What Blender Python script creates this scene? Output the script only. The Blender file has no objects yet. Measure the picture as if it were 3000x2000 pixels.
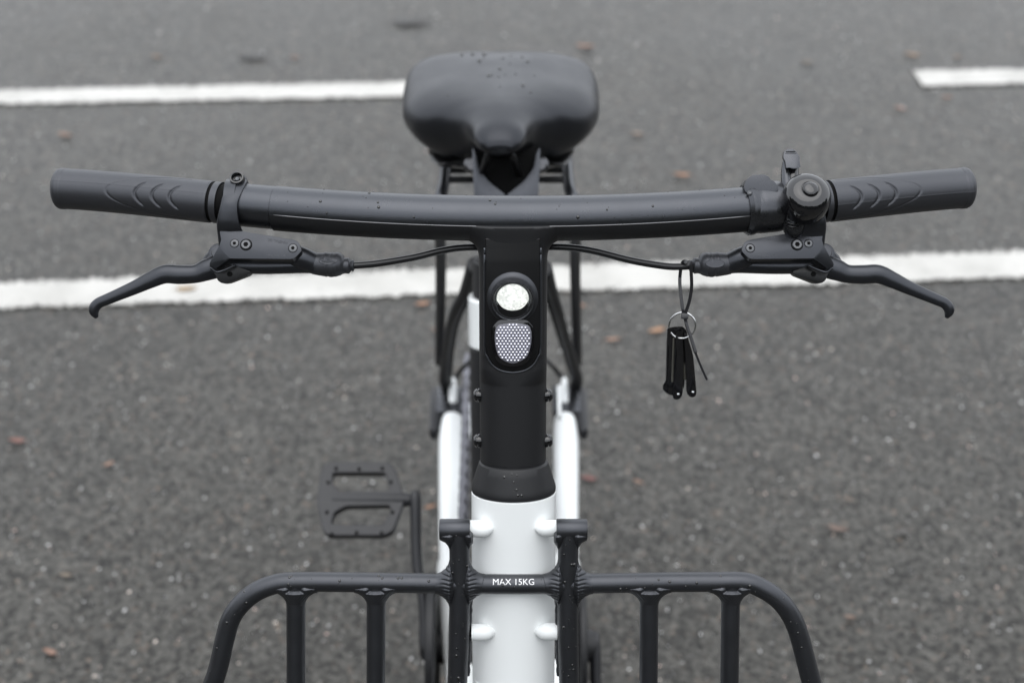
import bpy, bmesh, math, random
import numpy as np
from mathutils import Vector, Matrix
R = math.radians
random.seed(7); rng = np.random.default_rng(7)
SC = bpy.context.scene; COL = SC.collection

# ------------------------------------------------------------------ camera, light, exposure
PITCH = R(34.0); F = 4166.7; DB = 1.04
RT = Vector((1, 0, 0)); FW = Vector((0, math.cos(PITCH), -math.sin(PITCH))); UP = Vector((0, math.sin(PITCH), math.cos(PITCH)))
H = Vector((0, 0, 1.03))                                   # middle of the handlebar
CAM = H - FW*DB - UP*0.0906
cd = bpy.data.cameras.new('camera'); cam = bpy.data.objects.new('camera', cd); COL.objects.link(cam)
cam.location = CAM; cam.rotation_euler = (math.pi/2 - PITCH, 0, 0)
cd.lens = 50; cd.sensor_width = 36; cd.clip_start = 0.02; cd.clip_end = 3000
cd.dof.use_dof = True; cd.dof.focus_distance = 1.045; cd.dof.aperture_fstop = 5.6
SC.camera = cam
W = bpy.data.worlds.new('World'); SC.world = W; W.use_nodes = True
nt = W.node_tree; bg = nt.nodes['Background']
sky = nt.nodes.new('ShaderNodeTexSky'); sky.sky_type = 'NISHITA'; sky.sun_disc = False
SUN_EL, SUN_AZ = R(80), R(190)
sky.sun_elevation = SUN_EL; sky.sun_rotation = SUN_AZ; sky.air_density = 1.0; sky.dust_density = 4.0; sky.altitude = 50
hs = nt.nodes.new('ShaderNodeHueSaturation'); hs.inputs['Saturation'].default_value = 0.25
tc = nt.nodes.new('ShaderNodeTexCoord'); sp = nt.nodes.new('ShaderNodeSeparateXYZ')
ma = nt.nodes.new('ShaderNodeMapRange'); ma.inputs['From Min'].default_value = 0.0; ma.inputs['From Max'].default_value = 1.0
ma.inputs['To Min'].default_value = 0.95; ma.inputs['To Max'].default_value = 1.0
cl = nt.nodes.new('ShaderNodeMix'); cl.data_type = 'RGBA'; cl.blend_type = 'MIX'; cl.inputs[0].default_value = 0.85   # cloud layer over the clear sky
cv = nt.nodes.new('ShaderNodeVectorMath'); cv.operation = 'SCALE'; cv.inputs[0].default_value = (9.55, 9.95, 10.55)
nt.links.new(tc.outputs['Generated'], sp.inputs[0]); nt.links.new(sp.outputs['Z'], ma.inputs['Value'])
nt.links.new(ma.outputs[0], cv.inputs['Scale'])
nt.links.new(sky.outputs[0], hs.inputs['Color']); nt.links.new(hs.outputs[0], cl.inputs[6]); nt.links.new(cv.outputs[0], cl.inputs[7])
nt.links.new(cl.outputs[2], bg.inputs['Color']); bg.inputs['Strength'].default_value = 0.1
sl = bpy.data.lights.new('sun', 'SUN'); sl.energy = 0.55; sl.angle = R(60); sl.color = (1, 0.97, 0.93)
sun = bpy.data.objects.new('sun', sl); COL.objects.link(sun)
sun.rotation_euler = (R(32), 0, R(200) - math.pi*0.0)
sd = Vector((math.sin(SUN_AZ)*math.cos(SUN_EL), math.cos(SUN_AZ)*math.cos(SUN_EL), math.sin(SUN_EL)))
sun.rotation_euler = sd.to_track_quat('Z', 'Y').to_euler()
SC.view_settings.view_transform = 'Standard'; SC.view_settings.look = 'None'; SC.view_settings.gamma = 1
SC.view_settings.use_curve_mapping = False; SC.view_settings.exposure = 1.0
SC.render.engine = 'CYCLES'; SC.cycles.use_denoising = True; SC.cycles.max_bounces = 8

# ------------------------------------------------------------------ geometry helpers
def ray(px, py): return (FW + RT*((px-1500)/F) - UP*((py-1000)/F))          # unit forward component
def at(px, py, d): return CAM + ray(px, py)*d
def atz(px, py, z): r = ray(px, py); return CAM + r*((z-CAM.z)/r.z)
def atp(px, py, p0, n): r = ray(px, py); return CAM + r*((p0-CAM).dot(n)/r.dot(n))
def dep(p): return (p-CAM).dot(FW)
def m(px): return 3056 - px                                                # mirror column of the two brake levers

def mkmesh(name, vs, fs):
    me = bpy.data.meshes.new(name); me.from_pydata([tuple(v) for v in vs], [], [tuple(f) for f in fs]); me.update(); return me
def frombm(name, bm, fix=True):
    if fix: bmesh.ops.recalc_face_normals(bm, faces=bm.faces)
    me = bpy.data.meshes.new(name); bm.to_mesh(me); bm.free(); return me
def add(name, me, mat, parent=None, smooth=40, label=None, kind=None):
    me.materials.clear(); me.materials.append(mat)
    if smooth is not None:
        me.polygons.foreach_set('use_smooth', [True]*len(me.polygons))
        if smooth < 180: me.set_sharp_from_angle(angle=R(smooth))
    o = bpy.data.objects.new(name, me); COL.objects.link(o)
    if parent is not None:
        o.parent = parent
        if parent.parent is None and parent.type == 'EMPTY': o.location = -parent.location
    if label: o['label'] = label
    if kind: o['kind'] = kind
    return o
def thing(name, label, cat, loc=(0, 0, 0), group=None):
    o = bpy.data.objects.new(name, None); COL.objects.link(o); o.location = loc; o.empty_display_size = 0.05
    o['label'] = label; o['category'] = cat
    if group: o['group'] = group
    return o
def tag(o, label, cat, group=None):
    o['label'] = label; o['category'] = cat
    if group: o['group'] = group
    return o

def catmull(pts, n):
    P = [np.array(p, float) for p in pts]; out = []
    P = [2*P[0]-P[1]] + P + [2*P[-1]-P[-2]]
    for i in range(1, len(P)-2):
        p0, p1, p2, p3 = P[i-1:i+3]
        for k in range(n):
            t = k/n
            out.append(0.5*((2*p1)+(-p0+p2)*t+(2*p0-5*p1+4*p2-p3)*t*t+(-p0+3*p1-3*p2+p3)*t**3))
    out.append(P[-2]); return np.array(out)
def ringsmesh(name, rings, closed_caps=True):
    n = len(rings[0]); vs = [v for r in rings for v in r]; fs = []
    for i in range(len(rings)-1):
        for j in range(n):
            a = i*n+j; b = i*n+(j+1) % n
            fs.append((a, b, b+n, a+n))
    if closed_caps:
        fs.append(tuple(range(n))[::-1]); fs.append(tuple((len(rings)-1)*n+j for j in range(n)))
    bm = bmesh.new(); bmv = [bm.verts.new(tuple(v)) for v in vs]
    for f in fs:
        try: bm.faces.new([bmv[k] for k in f])
        except ValueError: pass
    return frombm(name, bm)
def tube(name, pts, rad, N=24, ref=None, sub=6, round_ends=0.0, disp=None, sq=1.0):
    """pts world points, rad radius or list; sq scales the radius across ref; round_ends in m"""
    pts = [tuple(p) for p in pts]
    if not hasattr(rad, '__len__'): rad = [rad]*len(pts)
    dat = np.array([list(p)+[r] for p, r in zip(pts, rad)])
    dat = catmull(dat, sub) if sub > 1 else dat
    if round_ends > 0:
        def cap(a, b):
            d = (a[:3]-b[:3]); d /= np.linalg.norm(d); out = []
            for t in (0.35, 0.65, 0.85, 0.96, 1.0):
                e = a.copy(); e[:3] = a[:3]+d*round_ends*t; e[3] = a[3]*math.sqrt(max(1-t*t, 0.02)); out.append(e)
            return out
        dat = np.array(cap(dat[0], dat[1])[::-1]+list(dat)+cap(dat[-1], dat[-2]))
    ref = Vector(ref) if ref is not None else -FW
    rings = []
    for i in range(len(dat)):
        a = dat[max(i-1, 0)][:3]; b = dat[min(i+1, len(dat)-1)][:3]
        t = Vector(b-a)
        if t.length < 1e-9: t = Vector((1, 0, 0))
        t.normalize(); nn = (ref - t*ref.dot(t))
        if nn.length < 1e-3: nn = Vector((0, 0, 1)) - t*t.z
        nn.normalize(); bb = t.cross(nn); c = Vector(dat[i][:3]); r = dat[i][3]
        ring = []
        for k in range(N):
            ph = 2*math.pi*k/N
            rr = r + (disp(i, len(dat), ph, c) if disp else 0)
            ring.append(c + nn*(rr*math.cos(ph)) + bb*(rr*sq*math.sin(ph)))
        rings.append(ring)
    return ringsmesh(name, rings)
def frame(ax, ref=None):
    ax = Vector(ax).normalized(); ref = Vector(ref) if ref is not None else Vector((1, 0, 0))
    if abs(ax.dot(ref)) > 0.95: ref = Vector((0, 0, 1))
    x = (ref-ax*ref.dot(ax)).normalized(); y = ax.cross(x); return x, y, ax
def lathe(name, o, ax, prof, N=32, ref=None):
    x, y, z = frame(ax, ref); o = Vector(o)
    return ringsmesh(name, [[o+z*h+x*(r*math.cos(2*math.pi*k/N))+y*(r*math.sin(2*math.pi*k/N)) for k in range(N)] for r, h in prof])
def extr(name, pts, dirn, th, bevel=0.0, seg=2):
    """pts: world outline; extruded by th along dirn (away from the outline face), bevelled"""
    bm = bmesh.new(); vs = [bm.verts.new(tuple(p)) for p in pts]; f = bm.faces.new(vs)
    r = bmesh.ops.extrude_face_region(bm, geom=[f]); d = Vector(dirn).normalized()*th
    bmesh.ops.translate(bm, verts=[g for g in r['geom'] if isinstance(g, bmesh.types.BMVert)], vec=d)
    bmesh.ops.recalc_face_normals(bm, faces=bm.faces)
    if bevel: bmesh.ops.bevel(bm, geom=list(bm.edges), offset=bevel, segments=seg, affect='EDGES', clamp_overlap=True, profile=0.5)
    return frombm(name, bm)
def box(name, c, hx, hy, hz, axes=None, bevel=0.0, seg=2):
    c = Vector(c); X, Y, Z = axes if axes else (Vector((1, 0, 0)), Vector((0, 1, 0)), Vector((0, 0, 1)))
    p = [c - X*hx - Y*hy - Z*hz, c + X*hx - Y*hy - Z*hz, c + X*hx + Y*hy - Z*hz, c - X*hx + Y*hy - Z*hz]
    return extr(name, p, Z, 2*hz, bevel, seg)
def rounded(poly, r, n=5):
    """round the corners of a 2D pixel polygon; r number or list"""
    out = []; L = len(poly)
    for i, p in enumerate(poly):
        p = np.array(p, float); a = np.array(poly[i-1], float); b = np.array(poly[(i+1) % L], float)
        rr = r[i] if hasattr(r, '__len__') else r
        da = (a-p); db = (b-p); la = np.linalg.norm(da); lb = np.linalg.norm(db); q = min(rr, la*0.45, lb*0.45)
        if q < 0.5: out.append(tuple(p)); continue
        A = p+da/la*q; B = p+db/lb*q
        for k in range(n+1):
            t = k/n; out.append(tuple((1-t)**2*A+2*t*(1-t)*p+t*t*B))
    return out
# ---- signed distance fields meshed by surface nets (welded, blended joints)
def surface_nets(f, O, axes, lo, hi, h):
    O = np.array(O, float); A = np.array([list(a) for a in axes], float); lo = np.array(lo, float)
    n = [int(math.ceil((hi[i]-lo[i])/h))+1 for i in range(3)]
    g = np.stack(np.meshgrid(*[lo[i]+h*np.arange(n[i]) for i in range(3)], indexing='ij'), -1)
    V = np.empty(n)
    for i in range(n[0]): V[i] = f(O+g[i]@A)
    V[0] = V[-1] = 1e-3; V[:, 0] = V[:, -1] = 1e-3; V[:, :, 0] = V[:, :, -1] = 1e-3
    c = [x-1 for x in n]; S = np.zeros(c+[3]); K = np.zeros(c)
    cor = [(a, b, d) for a in (0, 1) for b in (0, 1) for d in (0, 1)]
    for a in cor:
        for ax in range(3):
            if a[ax] == 0:
                b = list(a); b[ax] = 1
                va = V[a[0]:a[0]+c[0], a[1]:a[1]+c[1], a[2]:a[2]+c[2]]; vb = V[b[0]:b[0]+c[0], b[1]:b[1]+c[1], b[2]:b[2]+c[2]]
                mk = (va < 0) != (vb < 0); t = np.where(mk, va/np.where(mk, va-vb, 1), 0)
                for k in range(3): S[..., k] += np.where(mk, a[k]+(t if k == ax else 0), 0)
                K += mk
    act = K > 0; idx = np.full(c, -1); idx[act] = np.arange(act.sum()); ijk = np.argwhere(act)
    P = O + (lo + h*(ijk + S[act]/K[act][:, None]))@A
    fs = []; neg = V < 0
    for ax in range(3):
        s1 = [slice(1, -1)]*3; s1[ax] = slice(0, -1); s2 = list(s1); s2[ax] = slice(1, None)
        a = neg[tuple(s1)]; b = neg[tuple(s2)]; e = np.argwhere(a != b); off = np.array([1, 1, 1]); off[ax] = 0; e2 = e+off
        u, w = [(1, 2), (2, 0), (0, 1)][ax]
        def cell(du, dw):
            q = e2.copy(); q[:, u] += du; q[:, w] += dw; return idx[q[:, 0], q[:, 1], q[:, 2]]
        Q = np.stack([cell(-1, -1), cell(0, -1), cell(0, 0), cell(-1, 0)], 1)
        fl = a[tuple(e.T)]; Q[~fl] = Q[~fl][:, ::-1]; fs.append(Q)
    Fc = np.concatenate(fs); Fc = Fc[(Fc >= 0).all(1)]
    return P, Fc
def sdfmesh(name, *a):
    P, Fc = surface_nets(*a); return mkmesh(name, P.tolist(), Fc.tolist())
def smin(a, b, k):
    hh = np.clip(0.5+0.5*(b-a)/k, 0, 1); return b*(1-hh)+a*hh-k*hh*(1-hh)
def dseg(p, a, b, r):
    a = np.array(a); b = np.array(b); ab = b-a; t = np.clip(((p-a)@ab)/(ab@ab), 0, 1)
    return np.linalg.norm(p-a-t[..., None]*ab, axis=-1)-r

# ------------------------------------------------------------------ materials
def mat(name, col, rough=0.5, metal=0.0, spec=0.5, coat=0.0, bump=0.0, bscale=800, var=0.0, vscale=20, rvar=0.0, sheen=0, trans=0, coatr=0.05, bdist=0.001, ior=1.5, stint=(1, 1, 1)):
    M = bpy.data.materials.new(name); M.use_nodes = True; n = M.node_tree; b = n.nodes['Principled BSDF']
    b.inputs['Base Color'].default_value = (*col, 1); b.inputs['Roughness'].default_value = rough; b.inputs['Metallic'].default_value = metal
    b.inputs['Specular IOR Level'].default_value = spec; b.inputs['Coat Weight'].default_value = coat; b.inputs['Coat Roughness'].default_value = coatr
    b.inputs['Transmission Weight'].default_value = trans; b.inputs['IOR'].default_value = ior; b.inputs['Specular Tint'].default_value = (*stint, 1)
    g = n.nodes.new('ShaderNodeNewGeometry')
    if bump:
        t = n.nodes.new('ShaderNodeTexNoise'); t.inputs['Scale'].default_value = bscale; t.inputs['Detail'].default_value = 3
        u = n.nodes.new('ShaderNodeBump'); u.inputs['Strength'].default_value = bump; u.inputs['Distance'].default_value = bdist
        n.links.new(g.outputs['Position'], t.inputs['Vector']); n.links.new(t.outputs['Fac'], u.inputs['Height']); n.links.new(u.outputs[0], b.inputs['Normal'])
    if var or rvar:
        t = n.nodes.new('ShaderNodeTexNoise'); t.inputs['Scale'].default_value = vscale; t.inputs['Detail'].default_value = 6; t.inputs['Roughness'].default_value = 0.65
        n.links.new(g.outputs['Position'], t.inputs['Vector'])
        if var:
            mr = n.nodes.new('ShaderNodeMapRange'); mr.inputs['From Min'].default_value = 0.3; mr.inputs['From Max'].default_value = 0.7
            mr.inputs['To Min'].default_value = 1-var; mr.inputs['To Max'].default_value = 1+var
            vm = n.nodes.new('ShaderNodeVectorMath'); vm.operation = 'SCALE'; vm.inputs[0].default_value = col
            n.links.new(t.outputs['Fac'], mr.inputs['Value']); n.links.new(mr.outputs[0], vm.inputs['Scale']); n.links.new(vm.outputs[0], b.inputs['Base Color'])
        if rvar:
            mr = n.nodes.new('ShaderNodeMapRange'); mr.inputs['From Min'].default_value = 0.3; mr.inputs['From Max'].default_value = 0.7
            mr.inputs['To Min'].default_value = max(rough-rvar, 0.02); mr.inputs['To Max'].default_value = rough+rvar
            n.links.new(t.outputs['Fac'], mr.inputs['Value']); n.links.new(mr.outputs[0], b.inputs['Roughness'])
    return M
SATIN = mat('satin_black_metal', (0.008, 0.0085, 0.0095), 0.30, ior=1.72, stint=(0.90, 0.94, 1.04), bump=0.25, bscale=2600, bdist=0.0004, rvar=0.04, vscale=60)
SATIN2 = mat('matt_black_paint', (0.009, 0.0093, 0.0105), 0.50, spec=0.42, bump=0.15, bscale=2600, bdist=0.0004)
LEVER = mat('anodised_black', (0.010, 0.0105, 0.012), 0.32, ior=1.56, stint=(0.90, 0.94, 1.04), bump=0.1, bscale=3000, bdist=0.0003, rvar=0.05, vscale=80)
RUBBER = mat('grip_rubber', (0.018, 0.0185, 0.0205), 0.44, ior=1.64, stint=(0.92, 0.95, 1.04), bump=0.2, bscale=1500, bdist=0.0004, var=0.12, vscale=40)
HOSE = mat('hose_black', (0.010, 0.010, 0.011), 0.28, spec=0.5)
PLAST = mat('black_plastic', (0.009, 0.0093, 0.010), 0.28, ior=1.7, stint=(0.92, 0.95, 1.04), rvar=0.06, vscale=90)
RACKM = mat('rack_powder_coat', (0.009, 0.0095, 0.0105), 0.38, ior=1.68, stint=(0.92, 0.95, 1.04), bump=0.25, bscale=2600, bdist=0.0004, rvar=0.05, vscale=60)
GLOSS = mat('gloss_black', (0.006, 0.006, 0.007), 0.10, ior=1.5, coat=0.45, rvar=0.05, vscale=60)
PANEL = mat('face_panel_black', (0.005, 0.005, 0.0055), 0.34, spec=0.3)
SADDLE = mat('saddle_vinyl', (0.008, 0.0085, 0.010), 0.34, ior=1.45, stint=(0.90, 0.94, 1.04), bump=0.15, bscale=700, bdist=0.0005, rvar=0.05, vscale=25)
WHITE = mat('white_gloss_paint', (0.80, 0.82, 0.815), 0.28, spec=0.5, coat=0.4, var=0.015, vscale=12)
WHITEM = mat('white_boss_paint', (0.80, 0.82, 0.815), 0.45, spec=0.4)
STEEL = mat('bright_steel', (0.62, 0.62, 0.62), 0.22, metal=1, rvar=0.08, vscale=200)
BOLT = mat('blackened_steel', (0.10, 0.10, 0.105), 0.25, metal=0.9, rvar=0.1, vscale=300)
SCREW = mat('grey_screw', (0.09, 0.093, 0.098), 0.32, metal=0.8)
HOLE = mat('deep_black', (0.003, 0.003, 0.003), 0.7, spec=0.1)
CHAIN = mat('chain_steel', (0.20, 0.20, 0.22), 0.38, metal=0.9)
TYRE = mat('tyre_rubber', (0.02, 0.02, 0.02), 0.8, spec=0.3)
TEXTW = mat('white_print', (0.78, 0.78, 0.78), 0.5)
PEDAL = mat('pedal_nylon', (0.012, 0.0125, 0.015), 0.45, ior=1.5, var=0.1, vscale=60)
DROP = mat('water', (0.01, 0.01, 0.01), 0.02, spec=0.8)
PRISM = mat('prism_plastic', (0.75, 0.75, 0.82), 0.16, metal=1.0, spec=0.8)
KEYBLADE = mat('key_blade_metal', (0.35, 0.34, 0.30), 0.35, metal=0.9)
TIE = mat('cable_tie_nylon', (0.022, 0.022, 0.025), 0.35, spec=0.6)
# lit lamp
LAMP = bpy.data.materials.new('lit_led_lens'); LAMP.use_nodes = True; n = LAMP.node_tree; b = n.nodes['Principled BSDF']
b.inputs['Base Color'].default_value = (0.30, 0.31, 0.30, 1); b.inputs['Roughness'].default_value = 0.15
vt = n.nodes.new('ShaderNodeTexVoronoi'); vt.inputs['Scale'].default_value = 700; g = n.nodes.new('ShaderNodeNewGeometry')
mr = n.nodes.new('ShaderNodeMapRange'); mr.inputs['To Min'].default_value = 0.27; mr.inputs['To Max'].default_value = 0.50
n.links.new(g.outputs['Position'], vt.inputs['Vector']); sx = n.nodes.new('ShaderNodeSeparateColor'); n.links.new(vt.outputs['Color'], sx.inputs[0])
n.links.new(sx.outputs[0], mr.inputs['Value']); n.links.new(mr.outputs[0], b.inputs['Emission Strength']); b.inputs['Emission Color'].default_value = (0.97, 1, 0.95, 1)

def asphalt():
    M = bpy.data.materials.new('damp_asphalt'); M.use_nodes = True; n = M.node_tree; b = n.nodes['Principled BSDF']; L = n.links.new
    g = n.nodes.new('ShaderNodeNewGeometry')
    def noise(s, d=4, ro=0.6):
        t = n.nodes.new('ShaderNodeTexNoise'); t.inputs['Scale'].default_value = s; t.inputs['Detail'].default_value = d; t.inputs['Roughness'].default_value = ro
        L(g.outputs['Position'], t.inputs['Vector']); return t.outputs['Fac']
    def mrr(x, a, b_, c, d):
        t = n.nodes.new('ShaderNodeMapRange'); L(x, t.inputs['Value'])
        for k, v in zip(('From Min', 'From Max', 'To Min', 'To Max'), (a, b_, c, d)): t.inputs[k].default_value = v
        return t.outputs[0]
    def mul(x, y):
        t = n.nodes.new('ShaderNodeMath'); t.operation = 'MULTIPLY'; L(x, t.inputs[0]); L(y, t.inputs[1]); return t.outputs[0]
    v = n.nodes.new('ShaderNodeTexVoronoi'); v.inputs['Scale'].default_value = 135; L(g.outputs['Position'], v.inputs['Vector'])
    sc = n.nodes.new('ShaderNodeSeparateColor'); L(v.outputs['Color'], sc.inputs[0])
    grain = mrr(sc.outputs[0], 0, 1, 0.05, 2.05)
    big = mrr(noise(1.1, 5, 0.62), 0.3, 0.7, 0.84, 1.16); mid = mrr(noise(12, 6, 0.75), 0.3, 0.7, 0.80, 1.20); fine = mrr(noise(240, 3), 0.3, 0.7, 0.7, 1.3)
    k = mul(mul(grain, big), mul(mid, fine))
    # tint of single stones
    cr = n.nodes.new('ShaderNodeValToRGB'); L(sc.outputs[1], cr.inputs[0])
    e = cr.color_ramp.elements; e[0].color = (0.032, 0.0308, 0.0276, 1); e[1].color = (0.040, 0.0384, 0.0346, 1); q = e.new(0.93); q.color = (0.054, 0.042, 0.033, 1)
    q2 = e.new(0.90); q2.color = (0.035, 0.0336, 0.0303, 1)
    sv = n.nodes.new('ShaderNodeVectorMath'); sv.operation = 'SCALE'; L(cr.outputs[0], sv.inputs[0]); L(k, sv.inputs['Scale'])
    L(sv.outputs[0], b.inputs['Base Color'])
    L(mrr(noise(2.2, 3), 0.3, 0.7, 0.34, 0.42), b.inputs['Roughness']); b.inputs['Specular IOR Level'].default_value = 0.36; b.inputs['Specular Tint'].default_value = (1, 0.975, 0.92, 1)
    bp = n.nodes.new('ShaderNodeBump'); bp.inputs['Strength'].default_value = 0.3; bp.inputs['Distance'].default_value = 0.002
    b.inputs['IOR'].default_value = 1.5; L(v.outputs['Distance'], bp.inputs['Height']); L(bp.outputs[0], b.inputs['Normal']); return M
ASPH = asphalt()
def paintmat():
    """thick white line paint; stones of the road show through where it has worn, most of all along its edges"""
    M = ASPH.copy(); M.name = 'worn_road_paint'; n = M.node_tree; b = n.nodes['Principled BSDF']; L = n.links.new
    old = b.inputs['Base Color'].links[0].from_socket
    g = n.nodes.new('ShaderNodeNewGeometry'); t = n.nodes.new('ShaderNodeTexNoise'); t.inputs['Scale'].default_value = 85; t.inputs['Detail'].default_value = 6; t.inputs['Roughness'].default_value = 0.75
    L(g.outputs['Position'], t.inputs['Vector']); a = n.nodes.new('ShaderNodeAttribute'); a.attribute_name = 'edge'
    f = n.nodes.new('ShaderNodeMath'); f.operation = 'MULTIPLY_ADD'; L(a.outputs['Fac'], f.inputs[0]); f.inputs[1].default_value = 0.19; L(t.outputs['Fac'], f.inputs[2])
    r = n.nodes.new('ShaderNodeMapRange'); L(f.outputs[0], r.inputs['Value']); r.inputs['From Min'].default_value = 0.50; r.inputs['From Max'].default_value = 0.58
    t2 = n.nodes.new('ShaderNodeTexNoise'); t2.inputs['Scale'].default_value = 9; t2.inputs['Detail'].default_value = 5; L(g.outputs['Position'], t2.inputs['Vector'])
    cr = n.nodes.new('ShaderNodeValToRGB'); L(t2.outputs['Fac'], cr.inputs[0]); e = cr.color_ramp.elements
    e[0].position = 0.3; e[0].color = (0.36, 0.352, 0.33, 1); e[1].position = 0.6; e[1].color = (0.47, 0.46, 0.435, 1)
    mx = n.nodes.new('ShaderNodeMix'); mx.data_type = 'RGBA'; L(r.outputs[0], mx.inputs[0]); L(old, mx.inputs[6]); L(cr.outputs[0], mx.inputs[7]); L(mx.outputs[2], b.inputs['Base Color'])
    return M
PAINT = paintmat()

# ------------------------------------------------------------------ ground
def S(name, me, mt, label):
    o = add(name, me, mt, None, None); o['kind'] = 'structure'; o['label'] = label; return o
S('ground', mkmesh('ground', [(-400, -400, 0), (400, -400, 0), (400, 400, 0), (-400, 400, 0)], [(0, 1, 2, 3)]), ASPH, 'damp grey asphalt with scattered pale stone chips')
def gp(px, py): return atz(px, py, 0.0)
def marking(name, a0, a1, b0, b1, label, slant=0, ends=(0, 0)):
    """a: far edge left/right pixels, b: near edge; frayed edges, 4 mm thick paint"""
    A0, A1, B0, B1 = gp(*a0), gp(*a1), gp(*b0), gp(*b1)
    n = max(60, int((A1-A0).length/0.006)); r = np.random.default_rng(int(a0[1]))
    def wob(): 
        x = r.normal(0, 1, n+1); y = np.convolve(r.normal(0, 1, n+9), np.ones(9)/9, 'valid'); return x*0.0024+y*0.0045
    wa, wb = wob(), wob(); vs = []; fs = []; ed = []
    for i in range(n+1):
        t = i/n; p = A0.lerp(A1, t); q = B0.lerp(B1, t); d = (p-q).normalized()
        p = p+d*wa[i]; q = q+d*wb[i]
        wq = (p-q).length; cs = [q, q+d*min(.012, wq*.3), p-d*min(.022, wq*.4), p]
        vs += [(q.x, q.y, 0.0)]+[(c.x, c.y, 0.0038) for c in cs]+[(p.x, p.y, 0.0)]
        en = min(i, n-i)*(A1-A0).length/n/.012; ed += [0, 0, min(en, 1), min(en, 1), 0, 0]
    for i in range(n):
        for k in range(5): fs.append((i*6+k, i*6+k+1, i*6+k+7, i*6+k+6))
    me = mkmesh(name, vs, fs); at_ = me.attributes.new('edge', 'FLOAT', 'POINT'); at_.data.foreach_set('value', ed)
    return S(name, me, PAINT, label)
marking('road_marking', (-2200, 896), (5200, 668), (-2200, 974), (5200, 750), 'long white painted line crossing behind the handlebar')
marking('road_marking', (-1800, 300), (1420, 236), (-1800, 342), (1400, 283), 'white painted line ending behind the saddle')
marking('road_marking', (2670, 207), (5200, 180), (2702, 256), (5200, 214), 'short white painted line at the upper edge with slanted end')

def stones(n, name, label):
    """pale chips of aggregate bedded in the asphalt"""
    r = np.random.default_rng(3); X = r.normal(0, 2.3, n); Y = r.normal(1.5, 2.5, n)
    s = 0.0009 + 0.0030*r.random(n)**4; k = 5
    ang = np.arange(k)*2*math.pi/k
    vs = np.empty((n, k+1, 3)); ph = r.random(n)*6.28; ax = r.uniform(0.7, 1.3, n)
    for j in range(k):
        q = s*r.uniform(0.8, 1.15, n); vs[:, j, 0] = X+q*ax*np.cos(ang[j]+ph); vs[:, j, 1] = Y+q/ax*np.sin(ang[j]+ph); vs[:, j, 2] = -0.0003
    vs[:, k, 0] = X+r.normal(0, .2, n)*s; vs[:, k, 1] = Y+r.normal(0, .2, n)*s; vs[:, k, 2] = s*0.7
    base = np.arange(n)[:, None]*(k+1)
    tri = np.array([(j, (j+1) % k, k) for j in range(k)])
    fs = (base[:, :, None]+tri[None]).reshape(-1, 3)
    me = bpy.data.meshes.new(name); me.from_pydata(vs.reshape(-1, 3).tolist(), [], fs.tolist())
    lum = 0.06+0.62*r.random(n)**3.4; tint = r.random(n)
    col = np.stack([lum*(1+0.10*(tint > 0.8)+0.15*(tint > 0.93)), lum*(1-0.03*(tint > .8)), lum*(0.98-0.12*(tint > 0.8)), np.ones(n)], 1)
    ca = me.color_attributes.new('Col', 'FLOAT_COLOR', 'POINT'); ca.data.foreach_set('color', np.repeat(col, k+1, 0).ravel())
    M = bpy.data.materials.new('pale_chip'); M.use_nodes = True; b = M.node_tree.nodes['Principled BSDF']
    a = M.node_tree.nodes.new('ShaderNodeAttribute'); a.attribute_name = 'Col'; M.node_tree.links.new(a.outputs['Color'], b.inputs['Base Color'])
    b.inputs['Roughness'].default_value = 0.35
    o = add(name, me, M, None, None); o['kind'] = 'stuff'; o['label'] = label; return o
stones(165000, 'gravel', 'pale stone chips showing in the asphalt surface')

def treeline():
    """the belt of trees on the photographer's side of the road, seen only in the reflections"""
    r = np.random.default_rng(5); bm = bmesh.new()
    for i in range(44):
        a = R(-172+164*(i+r.uniform(-.4, .4))/43); d = r.uniform(17, 24); x, y = d*math.cos(a), -1+d*math.sin(a); hh = r.uniform(5.0, 8.4)
        for k in range(5):
            q = bmesh.ops.create_icosphere(bm, subdivisions=3, radius=1.0)['verts']; c = Vector((x+r.normal(0, 1.2), y+r.normal(0, 1.0), hh*(0.30+0.15*k))); sx = r.uniform(1.7, 2.9); ph = r.random(3)*6
            for v in q:
                n_ = v.co.normalized(); b_ = 1+0.16*math.sin(5*n_.x+ph[0])*math.sin(6*n_.y+ph[1])+0.10*math.sin(13*n_.z+ph[2]+4*n_.x)+r.normal(0, .04)
                v.co = c+Vector((n_.x*sx, n_.y*sx, n_.z*sx*0.95))*b_
        bmesh.ops.create_cone(bm, cap_ends=True, segments=8, radius1=.25, radius2=.15, depth=hh*.5, matrix=Matrix.Translation((x, y, hh*.25)))
    me = bpy.data.meshes.new('treeline'); bm.to_mesh(me); bm.free()
    o = add('treeline', me, mat('tree_green', (0.035, 0.045, 0.022), 0.8, var=0.4, vscale=1.5), None, None); o['kind'] = 'stuff'; o['label'] = 'belt of trees behind the photographer'
treeline()
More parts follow.
